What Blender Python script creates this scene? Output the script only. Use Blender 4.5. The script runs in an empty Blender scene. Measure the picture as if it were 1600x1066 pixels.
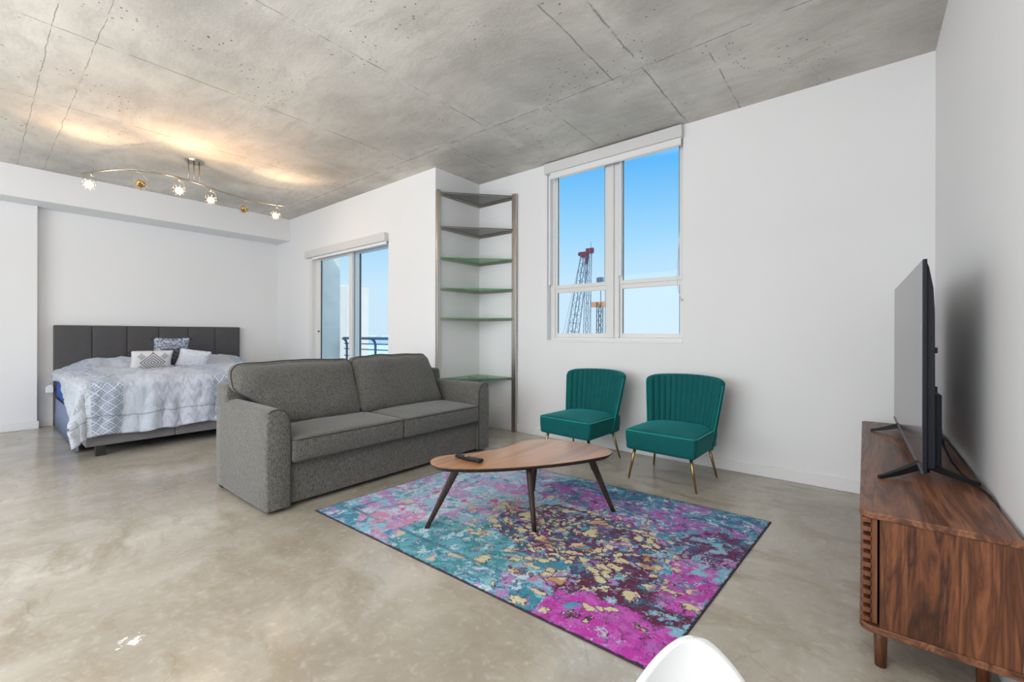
import bpy, bmesh, math, random
from mathutils import Vector, Matrix, noise as mnoise
random.seed(7)
S = bpy.context.scene
COL = S.collection
R = math.radians

# ------------------------------------------------------------------ node helpers
class NT:
    """small expression helper around a material node tree"""
    def __init__(s, name):
        s.m = bpy.data.materials.new(name); s.m.use_nodes = True
        s.t = s.m.node_tree; s.t.nodes.clear()
        s.out = s.t.nodes.new('ShaderNodeOutputMaterial')
    def n(s, typ, **kw):
        k = s.t.nodes.new(typ)
        for a, b in kw.items(): setattr(k, a, b)
        return k
    def put(s, sock, v):
        if v is None: return
        if isinstance(v, bpy.types.NodeSocket): s.t.links.new(v, sock)
        elif isinstance(v, (tuple, list)):
            v = tuple(v)
            if sock.type == 'RGBA' and len(v) == 3: v = v + (1,)
            sock.default_value = v
        else:
            if sock.type in ('RGBA',): v = (v, v, v, 1)
            if sock.type == 'VECTOR': v = (v, v, v)
            sock.default_value = v
    def math(s, op, a, b=None, c=None):
        k = s.n('ShaderNodeMath', operation=op)
        s.put(k.inputs[0], a); s.put(k.inputs[1], b); s.put(k.inputs[2], c)
        return k.outputs[0]
    def add(s, a, b): return s.math('ADD', a, b)
    def sub(s, a, b): return s.math('SUBTRACT', a, b)
    def mul(s, a, b): return s.math('MULTIPLY', a, b)
    def mx(s, a, b): return s.math('MAXIMUM', a, b)
    def mn(s, a, b): return s.math('MINIMUM', a, b)
    def abs(s, a): return s.math('ABSOLUTE', a)
    def vmath(s, op, a, b=None, sc=None):
        k = s.n('ShaderNodeVectorMath', operation=op)
        s.put(k.inputs[0], a); s.put(k.inputs[1], b)
        if sc is not None: s.put(k.inputs['Scale'], sc)
        return k.outputs['Value'] if op in ('LENGTH', 'DISTANCE', 'DOT_PRODUCT') else k.outputs[0]
    def rng(s, x, a, b, lo=0.0, hi=1.0, smooth=True):
        k = s.n('ShaderNodeMapRange'); k.clamp = True
        if smooth: k.interpolation_type = 'SMOOTHSTEP'
        s.put(k.inputs['Value'], x)
        for i, v in (('From Min', a), ('From Max', b), ('To Min', lo), ('To Max', hi)): s.put(k.inputs[i], v)
        return k.outputs['Result']
    def mix(s, f, a, b, mode='MIX'):
        k = s.n('ShaderNodeMix', data_type='RGBA', blend_type=mode); k.clamp_factor = True
        s.put(k.inputs[0], f); s.put(k.inputs[6], a); s.put(k.inputs[7], b)
        return k.outputs[2]
    def noise(s, v, sc=5, det=3, rough=.5, dist=0, out='Fac'):
        k = s.n('ShaderNodeTexNoise'); s.put(k.inputs['Vector'], v)
        s.put(k.inputs['Scale'], sc); s.put(k.inputs['Detail'], det); s.put(k.inputs['Roughness'], rough); s.put(k.inputs['Distortion'], dist)
        return k.outputs['Fac' if out == 'Fac' else 'Color']
    def vor(s, v, sc=5, feat='F1', out='Distance', rnd=1.0):
        k = s.n('ShaderNodeTexVoronoi', feature=feat); s.put(k.inputs['Vector'], v); s.put(k.inputs['Scale'], sc)
        s.put(k.inputs['Randomness'], rnd)
        return k.outputs[out]
    def obj(s): return s.n('ShaderNodeTexCoord').outputs['Object']
    def uv(s): return s.n('ShaderNodeTexCoord').outputs['UV']
    def pos(s): return s.n('ShaderNodeNewGeometry').outputs['Position']
    def sep(s, v):
        k = s.n('ShaderNodeSeparateXYZ'); s.put(k.inputs[0], v); return k.outputs
    def comb(s, x=0, y=0, z=0):
        k = s.n('ShaderNodeCombineXYZ'); s.put(k.inputs[0], x); s.put(k.inputs[1], y); s.put(k.inputs[2], z); return k.outputs[0]
    def mapv(s, v, scale=(1, 1, 1), rot=(0, 0, 0), loc=(0, 0, 0)):
        k = s.n('ShaderNodeMapping'); s.put(k.inputs[0], v)
        k.inputs['Scale'].default_value = scale; k.inputs['Rotation'].default_value = rot; k.inputs['Location'].default_value = loc
        return k.outputs[0]
    def ramp(s, f, stops, interp='LINEAR'):
        k = s.n('ShaderNodeValToRGB'); s.put(k.inputs[0], f); r = k.color_ramp; r.interpolation = interp
        while len(r.elements) > 1: r.elements.remove(r.elements[-1])
        for i, (p, c) in enumerate(stops):
            e = r.elements[0] if i == 0 else r.elements.new(p)
            e.position = p; e.color = tuple(c) + (1,)
        return k.outputs[0]
    def bump(s, hgt, strength=.3, dist=.01):
        k = s.n('ShaderNodeBump'); s.put(k.inputs['Height'], hgt)
        k.inputs['Strength'].default_value = strength; k.inputs['Distance'].default_value = dist
        return k.outputs[0]
    def bsdf(s, col, rough=.5, metal=0, spec=.5, normal=None, **kw):
        p = s.n('ShaderNodeBsdfPrincipled')
        s.put(p.inputs['Base Color'], col); s.put(p.inputs['Roughness'], rough); s.put(p.inputs['Metallic'], metal)
        s.put(p.inputs['Specular IOR Level'], spec)
        if normal is not None: s.put(p.inputs['Normal'], normal)
        for a, b in kw.items(): s.put(p.inputs[a.replace('_', ' ')], b)
        s.t.links.new(p.outputs[0], s.out.inputs[0])
        return s.m

def srgb(r, g, b):
    f = lambda c: (c/255/12.92) if c/255 <= .04045 else ((c/255+.055)/1.055)**2.4
    return (f(r), f(g), f(b))

def plain(name, col, rough=.5, metal=0, spec=.5, var=.06, sc=30, **kw):
    """flat colour with a little noise wear"""
    t = NT(name); o = t.obj()
    nz = t.noise(o, sc, 3)
    c = t.mix(nz, tuple(x*(1-var) for x in col), tuple(min(1, x*(1+var)) for x in col))
    return t.bsdf(c, rough, metal, spec, **kw)

# ------------------------------------------------------------------ materials
M = {}
def m_wall():
    t = NT('white_wall_paint'); p = t.pos()
    n1 = t.noise(p, 1.2, 3); n2 = t.noise(p, 180, 2)
    c = t.mix(n1, (.79, .79, .80), (.83, .83, .835))
    return t.bsdf(c, .62, spec=.3, normal=t.bump(n2, .06, .002))
M['wall'] = m_wall()
M['trimw'] = plain('white_gloss_trim', (.80, .80, .80), .35, var=.02)
M['blind'] = plain('roller_blind_fabric', (.66, .655, .65), .7, var=.03, sc=200)

def m_floor():
    t = NT('polished_concrete_floor'); p = t.pos()
    w = t.noise(p, 1.1, 4, out='Color')
    q = t.vmath('ADD', p, t.vmath('SCALE', w, sc=.55))
    n1 = t.noise(t.mapv(q, (1, .45, 1), (0, 0, .9)), 1.3, 9, .62)
    n2 = t.noise(t.mapv(q, (.5, 1.2, 1), (0, 0, .5)), 4.5, 8, .68)
    n3 = t.noise(p, 26, 5, .6)
    c = t.ramp(n1, [(.28, srgb(134, 125, 110)), (.45, srgb(166, 158, 144)), (.58, srgb(182, 175, 163)), (.75, srgb(200, 194, 184))])
    c = t.mix(t.rng(n2, .45, .72), c, srgb(150, 139, 121))
    c = t.mix(t.mul(t.rng(n3, .5, .75), .22), c, srgb(215, 211, 203))
    # thin scratches and hairline marks
    v = t.vor(t.mapv(q, (1, 2.2, 1), (0, 0, .7)), 1.7, 'DISTANCE_TO_EDGE')
    crack = t.mul(t.rng(v, .0, .012, 1, 0), t.rng(t.noise(p, 2.3, 2), .5, .62))
    c = t.mix(t.mul(crack, .35), c, srgb(128, 118, 104))
    sp = t.vor(p, 9, 'F1'); spots = t.mul(t.rng(sp, .02, .035, 1, 0), t.rng(t.noise(p, 3, 2), .5, .6))
    c = t.mix(t.mul(spots, .6), c, srgb(95, 88, 78))
    # one pale chip in the polish
    chip = t.mul(t.rng(t.add(t.vmath('DISTANCE', p, (-2.13, .37, 0)), t.mul(t.noise(p, 40, 3), .08)), .075, .082, 1, 0), t.rng(t.noise(p, 30, 2), .48, .52))
    c = t.mix(chip, c, srgb(225, 222, 215))
    rough = t.rng(n2, .3, .75, .13, .28, False)
    h = t.add(t.mul(n2, .5), t.mul(n3, .2))
    return t.bsdf(c, rough, spec=.5, normal=t.bump(h, .12, .01))
M['floor'] = m_floor()

def m_ceiling():
    t = NT('board_marked_concrete'); p = t.pos()
    w = t.noise(p, 1.3, 3, out='Color')
    q = t.vmath('ADD', p, t.vmath('SCALE', w, sc=.4))
    n1 = t.noise(q, .9, 8, .6); n2 = t.noise(t.mapv(q, (.5, 2, 1), (0, 0, .2)), 5, 8, .7); n3 = t.noise(p, 45, 4, .6)
    c = t.ramp(n1, [(.32, srgb(176, 173, 167)), (.5, srgb(206, 202, 195)), (.66, srgb(226, 222, 214))])
    c = t.mix(t.mul(t.rng(n2, .42, .75), .5), c, srgb(176, 171, 163))
    c = t.mix(t.mul(t.rng(n3, .5, .8), .35), c, srgb(225, 223, 217))
    x, y, z = t.sep(p)[:3]
    wob = t.mul(t.sub(t.noise(p, 6, 3), .5), .03)
    seams = None
    def seam(coord, val, lo=None, hi=None, other=None, wd=.007):
        nonlocal seams
        d = t.abs(t.sub(t.add(coord, wob), val))
        f = t.rng(d, wd*.3, wd, 1, 0)
        if lo is not None: f = t.mul(f, t.math('GREATER_THAN', other, lo))
        if hi is not None: f = t.mul(f, t.math('LESS_THAN', other, hi))
        seams = f if seams is None else t.mx(seams, f)
    seam(y, 2.985); seam(y, .30, wd=.0035); seam(y, .50, -9, -3.0, x, .0035)
    seam(x, -1.46, -4, 3.0, y); seam(x, -1.23, wd=.009); seam(x, -.81, 3.0, 9, y, .007)
    seam(x, -2.075, 3.0, 9, y, .007); seam(x, -2.69, -4, 3.0, y); seam(x, -3.28, 2.9, 9, y)
    seam(x, -3.89, -4, 3.0, y); seam(x, -5.2, -4, 3.0, y, .006)
    brk = t.rng(t.noise(p, 5, 4, .7), .38, .56)
    seams = t.mul(seams, brk)
    # light grout smear beside the joints
    halo = t.mx(t.rng(t.abs(t.sub(y, 2.985)), .02, .13, 1, 0), t.rng(t.abs(t.sub(x, -1.23)), .02, .12, 1, 0))
    halo = t.mx(halo, t.rng(t.abs(t.sub(x, -2.69)), .02, .1, 1, 0))
    c = t.mix(t.mul(t.mul(halo, t.rng(t.noise(q, 9, 5, .7),   .42, .62)), .45), c, srgb(226, 224, 218))
    c = t.mix(t.mul(seams, .6), c, srgb(105, 100, 93))
    pit = t.mul(t.rng(t.vor(q, 22, 'F1'), .10, .17, 1, 0), t.rng(t.noise(p, 1.6, 3), .53, .60))
    c = t.mix(t.mul(pit, .85), c, srgb(100, 96, 88))
    pk = t.mul(t.rng(t.vor(q, 7, 'F1'), .05, .08, 1, 0), t.rng(t.noise(p, 2.1, 2), .5, .6))
    c = t.mix(t.mul(pk, .6), c, srgb(112, 106, 97))
    h = t.sub(t.add(t.mul(n2, .5), t.mul(n3, .3)), t.add(seams, t.mul(pit, .6)))
    return t.bsdf(c, .85, spec=.2, normal=t.bump(h, .35, .012))
M['ceiling'] = m_ceiling()

def m_wood(name, dark, mid, light, rough=.4, ax=1, scale=1.0, ring=1.0, bump=.05, plank=0, coat=0.0):
    """ax = axis the grain runs along"""
    t = NT(name); o = t.pos()
    sc = [9*scale, 9*scale, 9*scale]; sc[ax] = .9*scale
    v = t.mapv(o, tuple(sc))
    n = t.noise(v, 1.0, 4, .55, 1.2)
    w = t.math('FRACT', t.mul(n, 5*ring))
    w = t.abs(t.sub(t.mul(w, 2), 1))
    fs = [120, 120, 120]; fs[ax] = 3
    fine = t.noise(t.mapv(o, tuple(fs)), 1.0, 3, .6)
    big = t.noise(t.mapv(o, tuple(x*.35 for x in sc)), 1.0, 2)
    if plank:
        cs = t.sep(o)[plank-1]
        pl = t.n('ShaderNodeTexWhiteNoise', noise_dimensions='1D'); t.put(pl.inputs['W'], t.math('FLOOR', t.mul(cs, 9.3)))
        big = t.add(t.mul(big, .4), t.mul(pl.outputs['Value'], .6))
    c = t.ramp(t.add(t.mul(w, .55), t.mul(big, .45)), [(.1, dark), (.45, mid), (.85, light)])
    c = t.mix(t.mul(t.rng(fine, .45, .7), .5), c, dark)
    return t.bsdf(c, rough, spec=.45, normal=t.bump(fine, bump, .002), Coat_Weight=coat, Coat_Roughness=.2)
WD, WM, WL = srgb(62, 36, 24), srgb(112, 70, 48), srgb(146, 98, 70)
M['walnut_y'] = m_wood('walnut_top', WD, WM, WL, .38, 1)
M['walnut_z'] = m_wood('walnut_side', srgb(50, 27, 14), srgb(98, 56, 33), srgb(130, 80, 50), .42, 2, 1.5, plank=1)
M['walnut_leg'] = m_wood('walnut_leg', srgb(64, 34, 20), srgb(102, 60, 38), srgb(125, 76, 50), .4, 2)
M['acorn'] = m_wood('acorn_veneer', srgb(140, 88, 50), srgb(172, 113, 68), srgb(196, 137, 88), .32, 1, .6, .7, .02, coat=.9)
M['darkwood'] = m_wood('dark_stained_leg', srgb(34, 23, 19), srgb(52, 36, 30), srgb(66, 47, 39), .45, 2)

def m_tweed(name, a, b, sc=420):
    t = NT(name); o = t.obj()
    n = t.noise(o, sc, 2, .7); n2 = t.noise(t.mapv(o, (1, 1, .35)), sc*.35, 3, .6); big = t.noise(o, 5, 3)
    c = t.mix(t.rng(t.add(t.mul(n, .6), t.mul(n2, .4)), .40, .60), a, b)
    c = t.mix(t.mul(big, .25), c, tuple(x*.8 for x in a))
    return t.bsdf(c, .95, spec=.15, normal=t.bump(n, .35, .002), Sheen_Weight=.25)
M['tweed'] = m_tweed('grey_tweed', srgb(64, 63, 61), srgb(128, 125, 119), 480)
M['tweed_pipe'] = plain('dark_piping', srgb(62, 61, 60), .8)
def m_velvet(name, col, sheen=.6, tint=None):
    t = NT(name); o = t.obj()
    n = t.noise(o, 14, 4, .6); n2 = t.noise(o, 300, 2)
    lw = t.n('ShaderNodeLayerWeight'); lw.inputs[0].default_value = .35
    c = t.mix(n, tuple(x*.8 for x in col), tuple(x*1.2 for x in col))
    return t.bsdf(c, .75, spec=.25, normal=t.bump(n2, .1, .001), Sheen_Weight=sheen, Sheen_Roughness=.35,
                  Sheen_Tint=(tint or col)+(1,))
M['teal'] = m_velvet('teal_velvet', srgb(0, 88, 88), .45, srgb(70, 200, 205))
M['teal_pipe'] = m_velvet('teal_piping', srgb(20, 140, 132), .8, srgb(120, 225, 215))
M['charcoal'] = m_velvet('charcoal_velvet', srgb(84, 82, 84), .45, srgb(150, 150, 160))
M['rail_velvet'] = m_velvet('grey_rail_velvet', srgb(118, 116, 118), .5, srgb(170, 175, 190))
M['brass'] = plain('brushed_brass', srgb(176, 148, 100), .28, 1)
M['nickel'] = plain('satin_nickel', srgb(168, 160, 150), .35, 1)
M['steel'] = plain('brushed_steel', srgb(188, 182, 174), .3, 1)
M['blackp'] = plain('black_plastic', (.008, .008, .010), .5, spec=.3)
M['tvshell'] = plain('tv_back_shell', (.008, .010, .016), .5, spec=.25)
M['bezel'] = plain('tv_bezel', srgb(95, 100, 112), .3, .6)
M['foot'] = plain('black_foot', (.015, .014, .013), .5)
M['whitep'] = plain('white_shell_plastic', (.56, .565, .57), .28, var=.01)
M['bluesheet'] = plain('blue_sheet', srgb(36, 84, 168), .8, var=.2, sc=12)
M['paper'] = plain('white_paper', (.85, .85, .83), .8, var=.02)
M['concrete'] = plain('exterior_concrete', srgb(196, 200, 196), .9, var=.15, sc=4)
M['balcony'] = plain('balcony_floor', srgb(170, 168, 160), .9, var=.1, sc=4)
M['railmetal'] = plain('painted_rail_metal', srgb(84, 100, 124), .5)
M['cranesteel'] = plain('crane_steel', srgb(92, 106, 122), .6)
M['cranered'] = plain('crane_red', srgb(105, 30, 46), .6)
M['craneorange'] = plain('crane_orange', srgb(205, 150, 110), .6)
M['cable'] = plain('black_cable', (.015, .015, .015), .5)
M['alu'] = plain('window_aluminium', (.74, .74, .73), .4, var=.02)
M['gasket'] = plain('dark_gasket', srgb(60, 74, 80), .6)

def m_screen():
    t = NT('tv_screen_glass'); o = t.obj()
    n = t.noise(o, 60, 2)
    return t.bsdf(t.mix(n, (.03, .03, .032), (.036, .036, .04)), .16, spec=.9)
M['screen'] = m_screen()
def m_glass():
    t = NT('window_glass')
    tr = t.n('ShaderNodeBsdfTransparent'); tr.inputs[0].default_value = (.97, .985, .98, 1)
    gl = t.n('ShaderNodeBsdfGlossy'); gl.inputs['Roughness'].default_value = .02
    fr = t.n('ShaderNodeLayerWeight'); fr.inputs[0].default_value = .5
    mx = t.n('ShaderNodeMixShader')
    t.t.links.new(t.add(t.mul(t.math('POWER', fr.outputs['Facing'], 5), .3), .008), mx.inputs[0]); t.t.links.new(tr.outputs[0], mx.inputs[1]); t.t.links.new(gl.outputs[0], mx.inputs[2])
    t.t.links.new(mx.outputs[0], t.out.inputs[0])
    return t.m
M['glass'] = m_glass()
def m_shelfglass(name, col, fac, tint):
    t = NT(name); n = t.noise(t.obj(), 8, 2)
    tr = t.n('ShaderNodeBsdfTransparent'); tr.inputs[0].default_value = tint+(1,)
    p = t.n('ShaderNodeBsdfPrincipled'); t.put(p.inputs['Base Color'], t.mix(n, col, tuple(c*1.1 for c in col))); p.inputs['Roughness'].default_value = .12
    mx = t.n('ShaderNodeMixShader'); mx.inputs[0].default_value = fac
    t.t.links.new(tr.outputs[0], mx.inputs[1]); t.t.links.new(p.outputs[0], mx.inputs[2]); t.t.links.new(mx.outputs[0], t.out.inputs[0])
    return t.m
M['greenglass'] = m_shelfglass('green_glass', srgb(118, 172, 128), .7, (.75, .93, .8))
M['reflglass'] = m_shelfglass('dark_reflection_glass', srgb(92, 94, 88), .92, (.6, .65, .6))  # dark reflection under the top shelves painted into the glass colour
M['clearglass'] = m_shelfglass('clear_glass_sheet', srgb(150, 170, 160), .4, (.85, .95, .9))
def m_bulb():
    t = NT('lit_bulb'); e = t.n('ShaderNodeEmission')
    n = t.noise(t.obj(), 20, 1)
    t.put(e.inputs[0], t.mix(n, (1, .70, .34), (1, .76, .42))); e.inputs[1].default_value = 16
    t.t.links.new(e.outputs[0], t.out.inputs[0]); return t.m
M['bulb'] = m_bulb()
def m_petal():
    t = NT('frosted_amber_glass'); 
    return t.bsdf(t.mix(t.noise(t.obj(), 20, 1), (.95, .72, .45), (.95, .8, .58)), .2, Transmission_Weight=.6)
M['petal'] = m_petal()
M['gold'] = plain('lamp_reflector_gold', srgb(200, 160, 95), .25, 1)

def m_rug():
    t = NT('abstract_rug'); uv = t.uv()
    uvs = t.mapv(uv, (2.25, 1.62, 1))                     # metres
    wn = t.noise(uvs, 3.2, 5, .6, out='Color')
    wv = t.vmath('SUBTRACT', wn, (.5, .5, .5))
    q = t.vmath('ADD', uvs, t.vmath('SCALE', wv, sc=.30))
    big = t.vmath('ADD', uvs, t.vmath('SCALE', wv, sc=.75))
    fine = t.noise(uvs, 90, 3, .6)
    qf = t.vmath('ADD', q, t.vmath('SCALE', t.vmath('SUBTRACT', t.noise(uvs, 30, 4, .7, out='Color'), (.5, .5, .5)), sc=.06))
    U, V = t.sep(qf)[:2]
    def ell(cx, cy, rx, ry, lo=.55, hi=1.1, src=big):
        d = t.vmath('LENGTH', t.vmath('MULTIPLY', t.vmath('SUBTRACT', src, (cx, cy, 0)), (1/rx, 1/ry, 0)))
        return t.rng(d, lo, hi, 1, 0)
    def thr(n, a, w=.015): return t.rng(n, a-w, a+w)
    ell0 = ell
    def ell(cx, cy, rx, ry, lo=.35, hi=1.25, src=q):
        return t.rng(t.add(ell0(cx, cy, rx, ry, lo, hi, src), t.mul(t.sub(t.noise(qf, 8, 6, .75), .5), 1.5)), .46, .54)
    def n_(sc, off, det=6, rough=.7): return t.noise(t.mapv(qf, loc=off), sc, det, rough)
    nA, nB, nC, nD = n_(3.0, (0, 0, 0)), n_(4.5, (5, 3, 0)), n_(8, (9, 1, 0)), n_(14, (2, 8, 0))
    nE, nF, nG = n_(20, (4, 4, 0), 5, .75), n_(11, (14, 2, 0)), n_(26, (6, 14, 0), 4, .7)
    teal, dteal, lblue, pale = srgb(56, 136, 158), srgb(36, 92, 118), srgb(134, 190, 210), srgb(188, 214, 226)
    lav, pink, mag, purp = srgb(178, 132, 190), srgb(214, 148, 184), srgb(186, 56, 164), srgb(142, 60, 144)
    burg, cream, tan = srgb(92, 28, 62), srgb(222, 210, 174), srgb(196, 150, 106)
    # general teal / lavender ground
    c = t.mix(thr(nA, .5), teal, lblue)
    c = t.mix(thr(nB, .55), c, lav); c = t.mix(thr(nC, .58), c, pale); c = t.mix(thr(nD, .60), c, dteal); c = t.mix(thr(nE, .62), c, pink)
    # pale left side
    lft = t.mix(thr(nB, .50), pale, lav); lft = t.mix(thr(nC, .53), lft, lblue); lft = t.mix(thr(nD, .57), lft, pink)
    lft = t.mix(thr(nF, .59), lft, srgb(70, 150, 168)); lft = t.mix(thr(nE, .62), lft, srgb(214, 226, 226))
    c = t.mix(ell(.30, 1.0, .95, 1.0), c, lft)
    c = t.mix(t.mul(ell(.62, .22, .42, .26), t.mul(thr(nC, .50), .8)), c, t.mix(thr(nD, .5), srgb(216, 146, 180), srgb(206, 128, 160)))
    # cyan band along the near edge
    cy = t.mix(thr(nC, .5), srgb(96, 168, 184), srgb(58, 140, 150)); cy = t.mix(thr(nD, .56), cy, pale); cy = t.mix(thr(nF, .58), cy, srgb(52, 128, 130)); cy = t.mix(thr(nE, .62), cy, lav)
    c = t.mix(ell(1.05, .22, .48, .40), c, cy)
    # far side blue with violet
    fr_ = t.mix(thr(nC, .5), srgb(44, 110, 144), srgb(84, 156, 184)); fr_ = t.mix(thr(nB, .53), fr_, srgb(156, 96, 172)); fr_ = t.mix(thr(nD, .58), fr_, pale); fr_ = t.mix(thr(nF, .58), fr_, srgb(110, 44, 96)); fr_ = t.mix(thr(nE, .60), fr_, lblue)
    c = t.mix(ell(1.6, 1.38, .95, .42), c, fr_)
    # burgundy heart, broken up with dark teal and violet
    bg = t.mix(thr(nF, .52), burg, srgb(66, 40, 70)); bg = t.mix(thr(nC, .52), bg, dteal); bg = t.mix(thr(nE, .56), bg, purp); bg = t.mix(thr(nD, .60), bg, lblue)
    c = t.mix(t.mul(ell(1.45, .74, .66, .42), thr(nC, .40)), c, bg)
    c = t.mix(t.mul(ell(1.95, .34, .34, .36), thr(nF, .45)), c, t.mix(thr(nD, .56), burg, srgb(60, 84, 116)))
    c = t.mix(t.mul(ell(2.12, 1.02, .26, .26), thr(nC, .48)), c, t.mix(thr(nE, .55), srgb(98, 30, 80), srgb(50, 96, 130)))
    # magenta corner
    mg = t.mix(thr(nD, .50), mag, srgb(196, 92, 186)); mg = t.mix(thr(nE, .60), mg, srgb(120, 50, 110)); mg = t.mix(thr(nF, .61), mg, burg)
    c = t.mix(t.mul(ell(2.0, .10, .36, .28), thr(nC, .40)), c, mg)
    c = t.mix(t.mul(ell(2.15, .60, .18, .26), thr(nF, .46)), c, mg)
    c = t.mix(t.mul(ell(1.05, 1.25, .45, .25), thr(nD, .54)), c, srgb(180, 74, 164))
    c = t.mix(t.mul(ell(1.75, 1.2, .4, .22), thr(nE, .54)), c, srgb(178, 80, 170))
    # fine broken flecks everywhere
    c = t.mix(t.mul(thr(nG, .60), .8), c, t.mix(thr(nB, .5), srgb(104, 60, 112), srgb(190, 206, 220)))
    # cream petals
    def petals(sc, lo, hi, mask, cut, aspect=(1, 1.5, 1), off=(0, 0, 0)):
        vv = t.mapv(qf, aspect, (0, 0, .35), off)
        d = t.vor(vv, sc, 'F1'); rc = t.sep(t.vor(vv, sc, 'F1', 'Color'))[0]
        return t.mul(t.mul(t.rng(t.add(d, t.mul(t.sub(nD, .5), .5)), lo, hi, 1, 0), t.math('GREATER_THAN', rc, cut)), mask)
    def paint(p, col):
        nonlocal c
        c = t.mix(p, c, col)
    ccol = t.mix(t.noise(uvs, 9, 3), cream, srgb(206, 190, 148)); ccol = t.mix(thr(t.noise(uvs, 6, 2), .60), ccol, tan)
    rim = srgb(70, 40, 70)
    A_ = ell(1.42, .66, .84, .52); B_ = ell(1.35, .85, .80, .50); C3 = ell(1.72, .36, .72, .42)
    paint(petals(11, .30, .34, ell(1.5, .5, .9, .6), .74, off=(11, 4, 0)), srgb(80, 158, 188))
    paint(petals(10, .30, .34, ell(.75, .55, .7, .5), .78, off=(13, 4, 0)), srgb(200, 88, 130))
    paint(petals(22, .36, .40, B_, .38, off=(3, 1, 0)), ccol)
    paint(petals(12, .46, .48, A_, .22), rim); paint(petals(12, .40, .43, A_, .22), ccol)
    paint(petals(8.5, .37, .39, C3, .28, off=(7, 2, 0)), rim); paint(petals(8.5, .31, .34, C3, .28, off=(7, 2, 0)), ccol)
    paint(petals(7.5, .24, .27, ell(.8, .3, .9, .4), .72, off=(17, 2, 0)), srgb(206, 190, 160))
    # inset border line
    su, sv = t.sep(uvs)[:2]
    wob = t.mul(t.sub(t.noise(uvs, 25, 3), .5), .02)
    du = t.mn(su, t.sub(2.25, su)); dv = t.mn(sv, t.sub(1.62, sv)); dm = t.add(t.mn(du, dv), wob)
    line = t.mul(t.rng(t.abs(t.sub(dm, .165)), .008, .016, 1, 0), t.mul(t.rng(t.noise(uvs, 4, 3), .40, .5), t.rng(su, 1.9, 1.3, .25, 1)))
    c = t.mix(t.mul(line, .7), c, srgb(34, 104, 124))
    c = t.mix(t.rng(dm, .012, .004), c, srgb(45, 40, 50))
    # weave and speckle
    c = t.mix(t.mul(t.rng(t.noise(uvs, 60, 4, .8), .58, .68), .5), c, lav)
    c = t.mix(t.rng(fine, .3, .8, 0, .35, False), c, (.02, .02, .03))
    return t.bsdf(c, .95, spec=.1, normal=t.bump(t.noise(uvs, 260, 2), .5, .003), Sheen_Weight=.1)
M['rug'] = m_rug()
M['rugedge'] = plain('rug_binding', srgb(60, 45, 55), .9)

def m_comforter():
    t = NT('patterned_comforter'); uv = t.uv(); u, v = t.sep(uv)[:2]      # metres across / along
    wob = t.mul(t.sub(t.noise(uv, 5, 2), .5), .02)
    uw = t.add(u, wob)
    def tri(x, per): return t.abs(t.sub(t.mul(t.math('FRACT', t.mul(x, 1/per)), 2), 1))
    a = t.add(u, v); b = t.sub(u, v)
    def lat(per, th): return t.mx(t.rng(tri(a, per), th, th-.12, 0, 1), t.rng(tri(b, per), th, th-.12, 0, 1))
    def latt(per, wdt):
        return t.mx(t.rng(tri(a, per), wdt, wdt+.12, 1, 0), t.rng(tri(b, per), wdt, wdt+.12, 1, 0))
    base = t.mix(t.noise(uv, 4, 3), srgb(176, 184, 198), srgb(198, 204, 215))
    blue = srgb(140, 154, 176); white = srgb(212, 216, 224)
    def band(lo, hi): return t.mul(t.math('GREATER_THAN', uw, lo), t.math('LESS_THAN', uw, hi))
    big = t.mul(t.mx(latt(.088, .10), t.mul(latt(.088/3, .2), .55)), .8)
    dots = t.rng(t.vor(uv, 34, 'F1', rnd=.15), .18, .3, 1, 0)
    zig = t.rng(t.abs(t.sub(tri(u, .09), t.math('FRACT', t.mul(v, 9)))), .10, .2, 1, 0)
    c = base
    for lo, hi in ((.02, .24), (.98, 1.18), (1.74, 1.94)):                 # lattice bands
        c = t.mix(band(lo, hi), c, t.mix(big, blue, white))
    for lo, hi in ((-.6, .02), (1.40, 1.74), (2.1, 2.8)):                  # dotted bands
        c = t.mix(band(lo, hi), c, t.mix(t.mul(dots, .5), srgb(192, 197, 205), blue))
    for lo, hi in ((.5, .98),):
        c = t.mix(band(lo, hi), c, t.mix(t.mul(zig, .5), srgb(196, 200, 214), srgb(165, 170, 190)))
    seam = t.rng(t.abs(t.sub(t.add(v, wob), 2.50)), .004, .009, 1, 0)
    c = t.mix(t.mul(seam, .55), c, srgb(110, 120, 130))
    c = t.mix(t.mul(t.rng(t.noise(uv, 60, 3, .7), .5, .7), .35), c, srgb(168, 176, 190))
    hb = t.add(t.noise(t.mapv(uv, (1, .6, 1)), 9, 5, .6), t.mul(t.noise(uv, 160, 2), .08))
    return t.bsdf(c, .8, spec=.2, normal=t.bump(hb, .8, .04), Sheen_Weight=.2)
M['comforter'] = m_comforter()
def m_diamondpillow():
    t = NT('diamond_pillow'); u, v = t.sep(t.uv())[:2]
    du = t.abs(t.sub(u, .5)); dv = t.abs(t.sub(v, .5))
    d = t.add(t.mul(du, 1.6), dv)
    rings = t.math('FRACT', t.mul(d, 8))
    f = t.mul(t.math('GREATER_THAN', rings, .45), t.math('LESS_THAN', d, .52))
    d2 = t.add(t.mul(t.abs(t.sub(du, .27)), 1.6), t.abs(t.sub(dv, .30)))
    c = t.mix(f, srgb(222, 220, 220), srgb(130, 132, 136))
    c = t.mix(t.mul(t.math('LESS_THAN', d2, .17), .55), c, srgb(130, 132, 136))
    return t.bsdf(c, .9, spec=.1)
M['pillow_diamond'] = m_diamondpillow()
def m_noisepillow(name, a, b, sc, th=.5):
    t = NT(name); n = t.noise(t.uv(), sc, 5, .7)
    return t.bsdf(t.mix(t.rng(n, th-.05, th+.05), a, b), .9, spec=.1)
M['pillow_white'] = m_noisepillow('speckled_white_pillow', srgb(226, 229, 234), srgb(178, 188, 204), 14, .58)
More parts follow.
